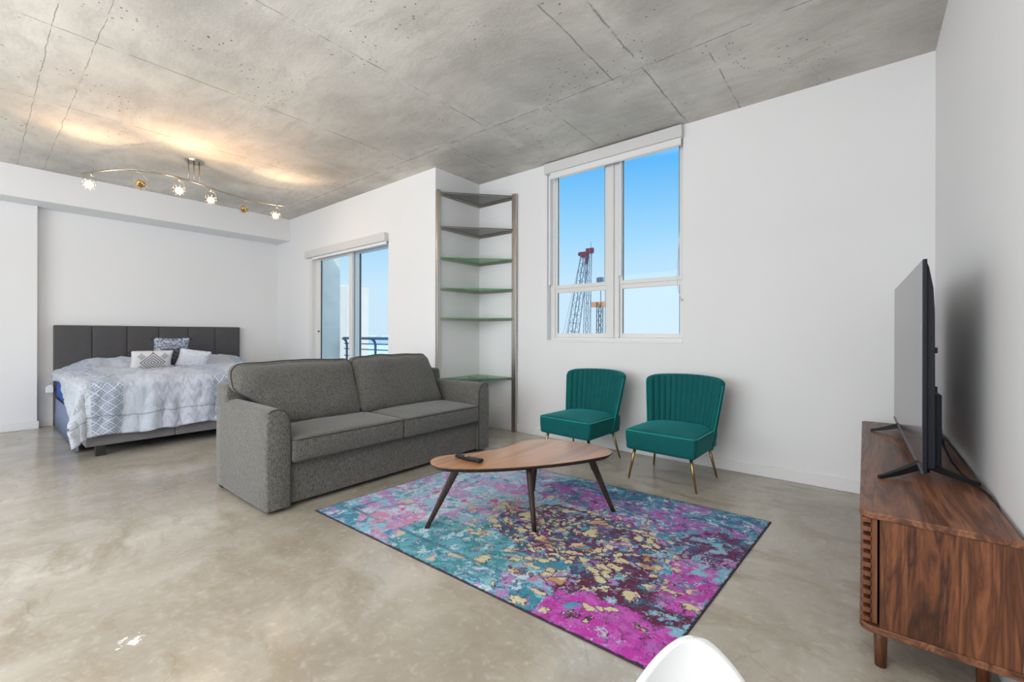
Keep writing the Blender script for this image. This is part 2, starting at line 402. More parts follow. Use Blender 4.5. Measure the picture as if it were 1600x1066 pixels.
M['pillow_blue'] = m_noisepillow('blue_patterned_pillow', srgb(198, 203, 216), srgb(112, 120, 142), 13, .5)
M['pillow_dark'] = m_noisepillow('dark_pillow', srgb(84, 88, 100), srgb(120, 112, 112), 8, .55)
M['tassel'] = plain('dark_tassel', srgb(52, 60, 74), .9)

# ------------------------------------------------------------------ mesh helpers
def new_bm(): return bmesh.new()
def link(name, bm, mat, parent=None, smooth=False, mats=None, bevel=None, loc=None):
    me = bpy.data.meshes.new(name); bmesh.ops.recalc_face_normals(bm, faces=bm.faces); bm.to_mesh(me); bm.free()
    for x in (mats or [mat]): me.materials.append(x)
    if smooth:
        for p in me.polygons: p.use_smooth = True
    o = bpy.data.objects.new(name, me); COL.objects.link(o)
    if parent is not None: o.parent = parent
    if loc: o.location = loc
    if bevel:
        b = o.modifiers.new('bevel', 'BEVEL'); b.width = bevel; b.segments = 3; b.limit_method = 'ANGLE'; b.angle_limit = R(40)
        b.harden_normals = False
        for p in me.polygons: p.use_smooth = True
        try:
            me.set_sharp_from_angle(angle=R(50))
        except Exception: pass
    return o
def thing(name, label, cat, loc=(0, 0, 0), rz=0, group=None):
    o = bpy.data.objects.new(name, None); COL.objects.link(o); o.location = loc; o.rotation_euler = (0, 0, rz)
    o['label'] = label; o['category'] = cat
    if group: o['group'] = group
    o.empty_display_size = .1
    return o
def tag(o, label, cat, group=None, kind=None):
    o['label'] = label; o['category'] = cat
    if group: o['group'] = group
    if kind: o['kind'] = kind
    return o
def struct(name, bm, mat, parent=None, **k):
    o = link(name, bm, mat, parent, **k)
    if parent is None: o['kind'] = 'structure'
    return o
def box(bm, x0, x1, y0, y1, z0, z1, mi=0):
    vs = [bm.verts.new((x, y, z)) for x in (x0, x1) for y in (y0, y1) for z in (z0, z1)]
    for f in ((0, 1, 3, 2), (4, 6, 7, 5), (0, 4, 5, 1), (2, 3, 7, 6), (0, 2, 6, 4), (1, 5, 7, 3)):
        fc = bm.faces.new([vs[i] for i in f]); fc.material_index = mi
    return vs
def prism(bm, pts, z0, z1, mi=0, xf=None):
    """pts: list of (x,y); xf maps (x,y,z)->(X,Y,Z)"""
    xf = xf or (lambda a, b, c: (a, b, c))
    lo = [bm.verts.new(xf(x, y, z0)) for x, y in pts]; hi = [bm.verts.new(xf(x, y, z1)) for x, y in pts]
    n = len(pts)
    for f in [lo[::-1], hi] + [[lo[i], lo[(i+1) % n], hi[(i+1) % n], hi[i]] for i in range(n)]:
        fc = bm.faces.new(f); fc.material_index = mi
def tube(bm, pts, r, n=8, closed=False, cap=True):
    pts = [Vector(p) for p in pts]; rs = r if isinstance(r, (list, tuple)) else [r]*len(pts)
    rings = []; up = None; N = len(pts)
    for i, p in enumerate(pts):
        if closed: d = pts[(i+1) % N]-pts[i-1]
        else: d = pts[min(i+1, N-1)]-pts[max(i-1, 0)]
        d.normalize()
        if up is None: up = Vector((0, 0, 1)) if abs(d.z) < .9 else Vector((1, 0, 0))
        a = d.cross(up)
        if a.length < 1e-5: a = d.orthogonal()
        a.normalize(); b = a.cross(d).normalized(); up = b
        rings.append([bm.verts.new(p+(a*math.cos(2*math.pi*k/n)+b*math.sin(2*math.pi*k/n))*rs[i]) for k in range(n)])
    for i in range(N if closed else N-1):
        A, B = rings[i], rings[(i+1) % N]
        for k in range(n): bm.faces.new([A[k], A[(k+1) % n], B[(k+1) % n], B[k]])
    if cap and not closed:
        bm.faces.new(rings[0]); bm.faces.new(rings[-1][::-1])
def ball(bm, c, r, seg=16, sc=(1, 1, 1)):
    bmesh.ops.create_uvsphere(bm, u_segments=seg, v_segments=seg//2, radius=r, matrix=Matrix.Translation(c) @ Matrix.Diagonal((*sc, 1)))
def samples(h, r, n, k=4):
    """coordinates from -h to h dense near the rounded ends"""
    e = [h-r+r*math.sin(math.pi/2*i/k) for i in range(k+1)]
    m = [(-1+2*i/n)*(h-r) for i in range(1, n)]
    return [-x for x in e[::-1]]+m+e
def rbox(bm, hx, hy, hz, r, nx=10, ny=10, nz=4, f=None):
    """rounded box, surface points passed through f(Vector, (u,v,w))"""
    cache = {}
    def vert(x, y, z):
        key = (round(x, 6), round(y, 6), round(z, 6))
        if key in cache: return cache[key]
        p = Vector((x, y, z)); c = Vector((max(-hx+r, min(hx-r, x)), max(-hy+r, min(hy-r, y)), max(-hz+r, min(hz-r, z))))
        d = p-c
        if d.length > 1e-9: p = c+d.normalized()*r
        if f: p = Vector(f(p, (x/hx, y/hy, z/hz)))
        cache[key] = bm.verts.new(p); return cache[key]
    X, Y, Z = samples(hx, r, nx), samples(hy, r, ny), samples(hz, r, nz)
    def grid(A, B, g):
        for i in range(len(A)-1):
            for j in range(len(B)-1):
                vs = [g(A[i], B[j]), g(A[i+1], B[j]), g(A[i+1], B[j+1]), g(A[i], B[j+1])]
                try: bm.faces.new(vs)
                except ValueError: pass
    for s in (-1, 1):
        grid(X, Y, lambda a, b: vert(a, b, s*hz)); grid(X, Z, lambda a, b: vert(a, s*hy, b)); grid(Y, Z, lambda a, b: vert(s*hx, a, b))
def nz(x, y, z=0, s=1.0): return mnoise.noise(Vector((x*s, y*s, z*s)))

# ------------------------------------------------------------------ the room
CZ, YB, YW, XS, XC, XP, XW, ZS, XR = 3.047, 4.03, 3.30, -7.415, -3.797, -7.756, -7.887, 2.686, .366
YREAR = -3.2
bm = new_bm(); box(bm, XW-.3, XR+.3, YREAR-.3, YB+.3, -.15, 0)
struct('floor', bm, M['floor'])
bm = new_bm(); box(bm, XW-.3, XR+.3, YREAR-.3, YB+.25, CZ, CZ+.2); struct('ceiling', bm, M['ceiling'])
# window wall with opening
WX0, WX1, WZ0, WZ1 = -2.762, -1.277, 1.08, 3.0
bm = new_bm()
box(bm, XC-.2, WX0, YB, YB+.22, 0, CZ); box(bm, WX1, XR+.2, YB, YB+.22, 0, CZ)
box(bm, WX0, WX1, YB, YB+.22, 0, WZ0); box(bm, WX0, WX1, YB, YB+.22, WZ1, CZ)
struct('wall_back', bm, M['wall'])
bm = new_bm(); box(bm, XC-.2, XC, YW, YB, 0, CZ); struct('wall_nook', bm, M['wall'])
DX0, DX1, DZ1 = -6.75, -4.69, 2.36
bm = new_bm()
box(bm, XW-.2, DX0, YW, YW+.22, 0, CZ); box(bm, DX1, XC-.2, YW, YW+.22, 0, CZ); box(bm, DX0, DX1, YW, YW+.22, DZ1, CZ)
struct('wall_balcony', bm, M['wall'])
bm = new_bm(); box(bm, XW-.2, XW, YREAR, YW, 0, CZ); struct('wall_left', bm, M['wall'])
bm = new_bm(); box(bm, XW, XP, YREAR, .477, 0, ZS); struct('wall_pillar', bm, M['wall'], bevel=.004)
bm = new_bm(); box(bm, XW, XS, YREAR, YW, ZS, CZ); struct('trim_1', bm, M['wall'], bevel=.004)
bm = new_bm(); box(bm, XR, XR+.2, YREAR, YB, 0, CZ); struct('wall_right', bm, M['wall'])
# unseen rear wall; its window band is added to house a fill light
bm = new_bm()
box(bm, XW, -7.0, YREAR-.2, YREAR, 0, CZ); box(bm, -.3, XR, YREAR-.2, YREAR, 0, CZ)
box(bm, -7.0, -.3, YREAR-.2, YREAR, 0, .3); box(bm, -7.0, -.3, YREAR-.2, YREAR, 2.85, CZ)
struct('wall_rear', bm, M['wall'])
bm = new_bm()
for x in (-7.0, -5.35, -3.7, -2.05, -.36): box(bm, x, x+.06, YREAR-.14, YREAR-.08, .3, 2.85)
box(bm, -6.94, -.36, YREAR-.14, YREAR-.08, .3, .36); box(bm, -6.94, -.36, YREAR-.14, YREAR-.08, 2.79, 2.85)
w3 = struct('added_rear_window', bm, M['alu'])  # added frame for the opening that holds the rear fill
# baseboards
def baseboard(name, x0, x1, y0, y1):
    bm = new_bm(); box(bm, x0, x1, y0, y1, 0, .092); return struct(name, bm, M['trimw'], bevel=.004)
T = .014
baseboard('baseboard_back', XC, XR, YB-T, YB)
baseboard('baseboard_nook', XC, XC+T, YW+.02, YB-T)
baseboard('baseboard_balcony_left', XW, DX0-.07, YW-T, YW)
baseboard('baseboard_balcony_right', DX1+.0, XC, YW-T, YW)
baseboard('baseboard_left', XW, XW+T, .477+T, YW-T)
baseboard('baseboard_pillar', XP, XP+T, YREAR, .477+T)
baseboard('baseboard_pillar_side', XW+T, XP, .477, .477+T)
baseboard('baseboard_right', XR-T, XR, YREAR, YB-T)

# ---- window 1
FY0, FY1 = YB+.07, YB+.13
bm = new_bm()
def fr(x0, x1, z0, z1, y0=FY0, y1=FY1): box(bm, x0, x1, y0, y1, z0, z1)
fr(WX0, -2.70, WZ0, WZ1); fr(-1.30, WX1+.0, WZ0, WZ1); fr(-2.70, -1.30, WZ0, WZ0+.035); fr(-2.70, -1.30, 2.95, WZ1)
win = struct('window_1', bm, M['alu'], bevel=.004)
bm = new_bm(); box(bm, -2.055, -1.925, FY0-.012, FY1, WZ0+.035, 2.95); box(bm, -2.0, -1.975, FY0-.03, FY0-.012, WZ0+.035, 2.95)
link('mullion', bm, M['alu'], win, bevel=.004)
def sash(x0, x1, z0, z1, s, y0, name, tp=.045, btm=.045):
    bm = new_bm(); y1 = y0+.035
    box(bm, x0, x0+s, y0, y1, z0, z1); box(bm, x1-s, x1, y0, y1, z0, z1)
    box(bm, x0+s, x1-s, y0, y1, z0, z0+btm); box(bm, x0+s, x1-s, y0, y1, z1-tp, z1)
    o = link(name, bm, M['alu'], win, bevel=.003)
    bm = new_bm(); box(bm, x0+s-.004, x1-s+.004, y0+.014, y0+.020, z0+btm-.004, z1-tp+.004); link('pane', bm, M['glass'], o)
    bm = new_bm(); g = .005
    box(bm, x0+s-.001, x0+s+g, y0+.003, y0+.013, z0+btm, z1-tp); box(bm, x1-s-g, x1-s+.001, y0+.003, y0+.013, z0+btm, z1-tp)
    link('gasket', bm, M['gasket'], o)
for x0, x1 in ((-2.70, -2.055), (-1.925, -1.30)):
    sash(x0, x1, 1.655, 2.95, .034, FY0+.005, 'upper_sash', .05, .04)
    sash(x0, x1, WZ0+.035, 1.655, .03, FY0+.01, 'lower_sash', .045, .045)
bm = new_bm(); box(bm, WX0, WX1, YB-.006, FY0, WZ0-.012, WZ0+.004); link('window_sill', bm, M['trimw'], win, bevel=.002)
# blind track liners at the left reveal of each half
bm = new_bm(); box(bm, -2.757, -2.735, YB+.02, FY0, 1.70, 2.93); link('blind_track', bm, M['trimw'], win)
bm = new_bm(); box(bm, -1.915, -1.897, FY0-.03, FY0, 1.74, 2.93); link('blind_track', bm, M['trimw'], win)
bl = thing('roller_blind', 'rolled-up white roller blind in a boxed valance above the tall window', 'blind', (-2.02, YB-.03, 2.98))
def P(name, bm, mat, root, **k):
    """part whose mesh is given in world coordinates"""
    o = link(name, bm, mat, root, **k); inv = Matrix.Translation(root.location) @ Matrix.Rotation(root.rotation_euler.z, 4, 'Z')
    o.data.transform(inv.inverted()); return o
bm = new_bm(); box(bm, WX0-.008, WX1+.004, YB-.055, YB+.0, 2.925, 3.034); P('valance', bm, M['blind'], bl, bevel=.004)
bm = new_bm(); box(bm, -2.70, -1.285, YB-.032, YB-.029, 2.868, 2.93); P('shade_fabric', bm, M['trimw'], bl)
bm = new_bm(); box(bm, -2.70, -1.285, YB-.036, YB-.025, 2.855, 2.868); P('hem_bar', bm, M['blind'], bl)
cord = new_bm()
cp = [(-1.288, YB-.028, 2.93), (-1.290, YB-.028, 2.5), (-1.296, YB-.028, 2.1), (-1.312, YB-.03, 1.82), (-1.318, YB-.03, 1.66), (-1.31, YB-.03, 1.56), (-1.292, YB-.028, 1.49), (-1.283, YB-.026, 1.475)]
tube(cord, cp, .0028, 6); ball(cord, (-1.282, YB-.026, 1.462), .012, 8)
P('pull_cord', cord, M['blind'], bl, smooth=True)

# ---- sliding balcony door
DY0 = YW+.06
bm = new_bm()
box(bm, DX0, DX0+.07, YW+.0, DY0+.09, 0, DZ1); box(bm, DX1-.02, DX1, DY0, DY0+.09, 0, DZ1); box(bm, DX0+.07, DX1-.02, DY0, DY0+.09, DZ1-.05, DZ1)
box(bm, DX0+.07, DX1-.02, DY0, DY0+.09, 0, .03)
door = struct('door_1', bm, M['alu'], bevel=.004)
def panel(x0, x1, y0, name, sl, sr, col):
    bm = new_bm(); z0, z1 = .03, DZ1-.05
    box(bm, x0, x0+sl, y0, y0+.035, z0, z1); box(bm, x1-sr, x1, y0, y0+.035, z0, z1)
    box(bm, x0+sl, x1-sr, y0, y0+.035, z0, z0+.08); box(bm, x0+sl, x1-sr, y0, y0+.035, z1-.03, z1)
    o = link(name, bm, col, door, bevel=.003)
    bm = new_bm(); box(bm, x0+sl-.004, x1-sr+.004, y0+.014, y0+.020, z0+.076, z1-.026); link('pane', bm, M['glass'], o)
    bm = new_bm(); box(bm, x0+sl-.001, x0+sl+.022, y0+.002, y0+.013, z0+.08, z1-.03); link('gasket', bm, M['gasket'], o)
    return o
lp = panel(-6.68, -5.64, DY0+.005, 'sliding_panel', .15, .085, M['alu'])
rp = panel(-5.70, -4.71, DY0+.05, 'fixed_panel', .17, .01, plain('pale_blue_frame', srgb(176, 198, 214), .45))
bm = new_bm(); ball(bm, (-6.56, DY0-.012, 1.19), .017, 10); tube(bm, [(-6.56, DY0+.01, 1.19), (-6.56, DY0-.012, 1.19)], .008); link('door_handle', bm, M['nickel'], lp, smooth=True)
db = thing('roller_blind', 'rolled-up white roller blind in a slim valance over the balcony door', 'blind', (-5.75, YW-.03, 2.37))
bm = new_bm(); box(bm, -6.80, -4.695, YW-.06, YW, 2.325, 2.432); P('valance', bm, M['blind'], db, bevel=.004)
bm = new_bm(); box(bm, -6.62, -4.705, YW-.03, YW-.012, 2.290, 2.325); P('hem_bar', bm, M['trimw'], db)

# ------------------------------------------------------------------ sofa
sofa = thing('sofa', 'charcoal grey tweed two-seat sofa with rounded arms beside the colourful rug', 'sofa', (-3.36, 2.18, 0))
SX0, SX1 = -3.81, -2.90
def arm(ya, s):
    """ya = outer face, s = direction towards the seat"""
    pr = [(0.0, .028), (-.004, .35), (0.0, .60), (.006, .648), (.03, .664), (.075, .669), (.108, .657), (.133, .63), (.145, .59), (.15, .5), (.15, .028)]
    bm = new_bm(); xs = [SX0, SX0+.02]+[SX0+.02+(SX1-SX0-.04)*i/8 for i in range(1, 8)]+[SX1-.02, SX1-.006, SX1]
    rings = []
    for x in xs:
        e = 0.012 if x in (SX0, SX1) else (.004 if x == SX1-.006 else 0)
        ring = []
        for (a, z) in pr:
            cy, cz = .075, .4
            bul = .006*math.sin(math.pi*(x-SX0)/(SX1-SX0))
            aa = a+(cy-a)*e*8 if False else a+(e if a < cy else -e)*(1 if abs(a-cy) > .02 else 0)
            zz = z-(e if z > .4 else 0)
            ring.append(bm.verts.new((x, ya+s*(aa-(bul if a < .01 else 0)), zz)))
        rings.append(ring)
    for A, B in zip(rings, rings[1:]):
        for k in range(len(A)): bm.faces.new([A[k], A[(k+1) % len(A)], B[(k+1) % len(A)], B[k]])
    bm.faces.new(rings[0]); bm.faces.new(rings[-1])
    o = P('armrest', bm, M['tweed'], sofa, smooth=True)
    o.data.set_sharp_from_angle(angle=R(60))
    bm = new_bm()
    path = [(SX1-.006, ya+s*(a+(.003 if a < .07 else -.003)), z-.004) for a, z in pr[3:]]
    fine = []
    for a, b in zip(path, path[1:]):
        for i in range(4): fine.append(tuple(a[k]+(b[k]-a[k])*i/4 for k in range(3)))
    fine.append(path[-1])
    tube(bm, fine, .0048, 6)
    q = P('piping', bm, M['tweed_pipe'], sofa, smooth=True); q.parent = o
    return o
arm(1.15, 1); arm(3.225, -1)
bm = new_bm(); box(bm, -3.72, -2.935, 1.29, 3.085, .03, .30); P('base', bm, M['tweed'], sofa, bevel=.012)
def f_back(p, w): return (p.x - .04*max(0, p.z)/.36, p.y, p.z)
bm = new_bm(); rbox(bm, .10, 1.035, .365, .03, 4, 20, 8, f_back)
o = link('back_frame', bm, M['tweed'], sofa, smooth=True, loc=(-3.68+3.36, 0.005, .415))
def seat_cushion(y0, y1, sag):
    hy = (y1-y0)/2; hx = .325; hz = .082
    bm = new_bm()
    def f(p, w):
        u, v, q = w
        z = p.z
        if q > 0: z += .022*(1-u*u)*(1-v**4) + .006*nz(p.x*4, p.y*4, sag)
        x = p.x + (.010*(1-q*q)*(1-v**4) if u > .9 else 0)
        return (x, p.y, z)
    rbox(bm, hx, hy, hz, .022, 10, 14, 4, f)
    o = link('seat_cushion', bm, M['tweed'], sofa, smooth=True, loc=(-3.215+3.36, (y0+y1)/2-2.18, .382))
    for zz in (hz-.012, -hz+.012):
        e = .002; pts = []
        for (a, b) in (((-hx, -hy), (hx, -hy)), ((hx, -hy), (hx, hy)), ((hx, hy), (-hx, hy)), ((-hx, hy), (-hx, -hy))):
            for i in range(14):
                x = a[0]+(b[0]-a[0])*i/14; y = a[1]+(b[1]-a[1])*i/14
                r = .022; cx, cy = max(-hx+r, min(hx-r, x)), max(-hy+r, min(hy-r, y))
                d = Vector((x-cx, y-cy)); 
                if d.length > r: d = d.normalized()*r
                pts.append((cx+d.x*(1+e), cy+d.y*(1+e), zz))
        bm = new_bm(); tube(bm, pts, .0052, 6, closed=True)
        link('piping', bm, M['tweed_pipe'], o, smooth=True)
seat_cushion(1.305, 2.188, 1.3); seat_cushion(2.192, 3.070, 5.1)
def back_cushion(y0b, y1b, y0t, y1t, zt, seed):
    hz = (zt-.455)/2; hx = .105; hy = .5
    bm = new_bm()
    def g(p, w):
        u, v, q = w
        s = (q+1)/2
        lo = y0b+(y0t-y0b)*min(1, max(0, (s-.30)/.35)); hi = y1b+(y1t-y1b)*min(1, max(0, (s-.30)/.35))
        k_ = min(1, max(0, (s-.36)/.30)); k_ = k_*k_*(3-2*k_)
        lo = y0b + (y0t-y0b)*k_ - .012*math.sin(math.pi*min(1, max(0, (s-.45)/.55))); hi = y1b+(y1t-y1b)*(s**1.2)
        y = lo+(hi-lo)*(p.y/hy+1)/2
        puff = (1-v**4)*(1-q**4)
        x = p.x*(.62+.5*puff) + .012*nz(y*5, q*2, seed)
        z = p.z*(1-.02*v*v)
        if q > .5: z += .012*(1-v*v)+.010*nz(y*6, seed)*1.0
        x2 = -3.43 - .20*s + x + .01
        return (x2, y, .455+hz+z)
    rbox(bm, hx, hy, hz, .065, 6, 22, 14, g)
    o = P('back_cushion', bm, M['tweed'], sofa, smooth=True)
    # seam piping round the front outline
    bm = new_bm(); pts = []
    N = 26
    per = [(-1, -1, 1, -1), (1, -1, 1, 1), (1, 1, -1, 1), (-1, 1, -1, -1)]
    for a, b, c, d in per:
        for i in range(N):
            v, q = a+(c-a)*i/N, b+(d-b)*i/N
            rr = .065; Y, Zz = v*hy, q*hz
            cy, cz = max(-hy+rr, min(hy-rr, Y)), max(-hz+rr, min(hz-rr, Zz)); dd = Vector((Y-cy, Zz-cz))
            if dd.length > rr: dd = dd.normalized()*rr
            pts.append(g(Vector((.055, (cy+dd.x), (cz+dd.y))), (.5, v, q)))
    tube(bm, pts, .0048, 6, closed=True)
    q = P('piping', bm, M['tweed_pipe'], sofa, smooth=True); q.parent = o
back_cushion(1.31, 2.112, 1.175, 2.125, .925, 2.0); back_cushion(2.105, 3.04, 2.130, 2.99, .94, 9.0)
for (x, y) in ((-2.99, 1.21), (-2.99, 3.16), (-3.75, 1.19), (-3.75, 3.18)):
    bm = new_bm(); box(bm, x-.03, x+.03, y-.03, y+.03, 0, .056); P('foot', bm, M['foot'], sofa, bevel=.004)

# ------------------------------------------------------------------ teal chairs
def make_chair(loc, rz, label):
    t = thing('slipper_chair', label, 'chair', loc, rz, 'teal velvet chairs along the window wall')
    # local: front towards -Y, width along X
    hx, hy, hz = .275, .27, .078
    bm = new_bm()
    def f(p, w):
        u, v, q = w
        k = 1-.035*(v+1)/2
        z = p.z+(.034*(1-u*u)*(1-v*v*.8) if q > 0 else 0)
        return (p.x*k*(1-.02*(q < 0)), p.y-.006*(1-u*u)*(v < 0), z)
    rbox(bm, hx, hy, hz, .024, 14, 12, 4, f)
    s = link('seat', bm, M['teal'], t, smooth=True, loc=(0, -.04, .325))
    bm = new_bm(); pts = []
    for (a, b) in (((hx, hy*.75), (hx, -hy)), ((hx, -hy), (-hx, -hy)), ((-hx, -hy), (-hx, hy*.75))):
        for i in range(16):
            x = a[0]+(b[0]-a[0])*i/16; y = a[1]+(b[1]-a[1])*i/16; r = .03
            cx, cy = max(-hx+r, min(hx-r, x)), max(-hy+r, y); d = Vector((x-cx, y-cy))
            if d.length > r: d = d.normalized()*r
            X, Yy = cx+d.x, cy+d.y
            pts.append((X*(1-.035*(Yy/hy+1)/2)*1.004, Yy-.006*(1-(x/hx)**2)*(Yy < 0)-(.001), hz-.008))
    tube(bm, pts, .0048, 6)
    link('piping', bm, M['teal_pipe'], s, smooth=True)
    # channel-tufted wrap-around back
    bm = new_bm(); NU = 168; CH = 14
    prof = 40; rings = []
    for i in range(NU+1):
        u = -1+2*i/NU
        ring = []
        zt = .790-.014*u*u-.030*abs(u)**12
        zb = .245
        for j in range(prof):
            # 0..15 inner face up, 16..23 rim, 24..39 outer face down
            if j < 16: s_ = j/15; side = -1; rim = 0
            elif j < 24: s_ = 1; side = None; rim = (j-15)/9
            else: s_ = 1-(j-24)/15; side = 1; rim = 1
            hw = .262+.066*s_**.9
            thick = .052
            lean = .105*s_
            yc = .235+lean-.150*abs(u)**2.3-.045*max(0, abs(u)-.8)*5*(1-.3*s_)*0
            edge = 1-max(0, (abs(u)-.93)/.07)**2
            th = thick*(.5+.5*math.sqrt(max(0, edge)))
            z = zb+(zt-zb)*s_
            # tangent normal in plan
            du = .001; tx = hw; ty = -.150*2.3*abs(u)**1.3*(1 if u > 0 else -1)
            n = Vector((-ty, tx)).normalized()      # points to +Y (outer)
            ridge = abs(math.sin(math.pi*CH*(u+1)/2))**.6*.010*min(1, max(0, (s_-.12)*3))*(1 if abs(u) < .99 else 0)
            if side == -1: off = -th/2-ridge
            elif side == 1: off = th/2
            else:
                off = -math.cos(math.pi*rim)*(th/2+ridge*(1-rim)); z += math.sin(math.pi*rim)*(.018+ridge*.15)
            ring.append(bm.verts.new((u*hw*(1-.04*abs(u)**6)+n.x*off, yc+n.y*off, z)))
        rings.append(ring)
    for A, B in zip(rings, rings[1:]):
        for k in range(prof): bm.faces.new([A[k], A[(k+1) % prof], B[(k+1) % prof], B[k]])
    bm.faces.new(rings[0]); bm.faces.new(rings[-1])
    b = link('backrest', bm, M['teal'], t, smooth=True)
    for sgn in (-1, 1):
        for k in (0,):
            bm = new_bm(); pts = []
            for j in range(0, 24):
                u = sgn; s_ = min(1, j/20); hw = .262+.066*s_**.9
                pts.append((u*hw*.965, .235+.105*s_-.150-.008, .245+(.746-.245)*s_))
            tube(bm, pts, .0045, 6)
            link('piping', bm, M['teal_pipe'], b, smooth=True)
    for sx in (-1, 1):
        for sy in (-1, 1):
            bm = new_bm(); topx, topy = sx*.215, (-.245 if sy < 0 else .16); fx, fy = sx*.262, (-.262 if sy < 0 else .215)
            tube(bm, [(topx, topy, .262), (fx, fy, .006)], [.0135, .0075], 12)
            tube(bm, [(fx, fy, .006), (fx+.0005*sx, fy, 0)], [.0085, .0085], 12)
            link('leg', bm, M['brass'], t, smooth=True)
            bm = new_bm(); tube(bm, [(topx, topy, .247), (topx, topy, .258)], .022, 14); link('leg_collar', bm, M['brass'], t, smooth=True)
    return t
make_chair((-1.190, 3.545, 0), R(-2.5), 'teal velvet channel-back slipper chair with brass legs, nearer the television')
make_chair((-2.040, 3.575, 0), R(-4.0), 'teal velvet channel-back slipper chair with brass legs, nearer the corner glass shelves')

# ------------------------------------------------------------------ coffee table
TP = [(-1.998, 1.699), (-2.029, 1.734), (-2.045, 1.795), (-2.030, 1.852), (-1.997, 1.905), (-1.958, 1.966), (-1.922, 2.037), (-1.893, 2.115), (-1.874, 2.2), (-1.872, 2.291), (-1.878, 2.377), (-1.874, 2.458), (-1.845, 2.531), (-1.787, 2.590), (-1.704, 2.632), (-1.612, 2.658), (-1.517, 2.672), (-1.417, 2.671), (-1.335, 2.650), (-1.276, 2.608), (-1.248, 2.55), (-1.249, 2.481), (-1.274, 2.395), (-1.315, 2.297), (-1.358, 2.21), (-1.405, 2.125), (-1.454, 2.047), (-1.505, 1.977), (-1.557, 1.912), (-1.613, 1.851), (-1.67, 1.794), (-1.731, 1.742), (-1.795, 1.698), (-1.855, 1.668), (-1.910, 1.660), (-1.96, 1.672)]
def smooth_loop(P_, n=3):
    out = []; N = len(P_)
    for i in range(N):
        p0, p1, p2, p3 = (Vector(P_[(i+k-1) % N]) for k in range(4))
        for j in range(n):
            t_ = j/n
            out.append(.5*((2*p1)+(-p0+p2)*t_+(2*p0-5*p1+4*p2-p3)*t_*t_+(-p0+3*p1-3*p2+p3)*t_**3))
    return out
ct = thing('coffee_table', 'kidney-shaped wooden coffee table on four splayed dark legs standing on the rug', 'table', (-1.62, 2.15, .008))
lp_ = smooth_loop(TP); cen = Vector((-1.62, 2.15))
bm = new_bm()
rows = []
for (ins, z) in ((.022, .368), (.004, .383), (0, .386), (.001, .392), (.004, .3935)):
    rows.append([bm.verts.new((p.x+(cen.x-p.x)/(cen-p).length*ins, p.y+(cen.y-p.y)/(cen-p).length*ins, z)) for p in lp_])
n = len(lp_)
for ri, (A, B) in enumerate(zip(rows, rows[1:])):
    for k in range(n):
        f = bm.faces.new([A[k], A[(k+1) % n], B[(k+1) % n], B[k]]); f.material_index = 1 if ri < 3 else 0
bm.faces.new(rows[0][::-1]).material_index = 1; bm.faces.new(rows[-1])
P('tabletop', bm, None, ct, mats=[M['acorn'], M['darkwood']])
for (fx, fy), (tx, ty) in (((-1.998, 1.675), (-1.865, 1.80)), ((-1.483, 2.041), (-1.570, 2.10)), ((-1.257, 2.591), (-1.375, 2.49)), ((-1.881, 2.571), (-1.775, 2.47))):
    bm = new_bm()
    d = Vector((fx-tx, fy-ty)).normalized(); nrm = Vector((-d.y, d.x)); rings = []
    for i in range(7):
        s = i/6; x, y, z = tx+(fx-tx)*s, ty+(fy-ty)*s, .372+(.010-.372)*s
        a, b = .026-.012*s, .018-.006*s
        ring = []
        for k in range(16):
            th = 2*math.pi*k/16; ca, sa = math.cos(th), math.sin(th)
            ca = math.copysign(abs(ca)**.5, ca); sa = math.copysign(abs(sa)**.5, sa)
            ring.append(bm.verts.new((x+d.x*a*ca+nrm.x*b*sa, y+d.y*a*ca+nrm.y*b*sa, z)))
        rings.append(ring)
    for A, B in zip(rings, rings[1:]):
        for k in range(16): bm.faces.new([A[k], A[(k+1) % 16], B[(k+1) % 16], B[k]])
    bm.faces.new(rings[0]); bm.faces.new(rings[-1])
    P('leg', bm, M['darkwood'], ct, smooth=True)
# remote
rm = thing('remote_control', 'black television remote control lying on the coffee table', 'remote control', (-1.842, 1.868, .3945), R(2))
bm = new_bm()
rbox(bm, .100, .021, .009, .0085, 10, 4, 3, lambda p, w: (p.x, p.y*(1+.10*w[0]*w[0]), p.z+.009+.003*w[0]**2))
link('body', bm, M['blackp'], rm, smooth=True)
KEYM = plain('remote_keys', srgb(92, 92, 96), .5)
for i in range(10):
    for j in range(3):
        if i == 3 or (i in (4, 5) and j != 1): continue
        bm = new_bm(); bmesh.ops.create_cone(bm, cap_ends=True, segments=10, radius1=.0036, radius2=.003, depth=.0028, matrix=Matrix.Translation((-.083+i*.017, (j-1)*.012, .0195)))
        link('button', bm, KEYM, rm)
bm = new_bm(); bmesh.ops.create_cone(bm, cap_ends=True, segments=24, radius1=.012, radius2=.011, depth=.003, matrix=Matrix.Translation((-.024, 0, .0195)))
link('direction_pad', bm, plain('remote_pad', srgb(130, 130, 135), .4), rm)

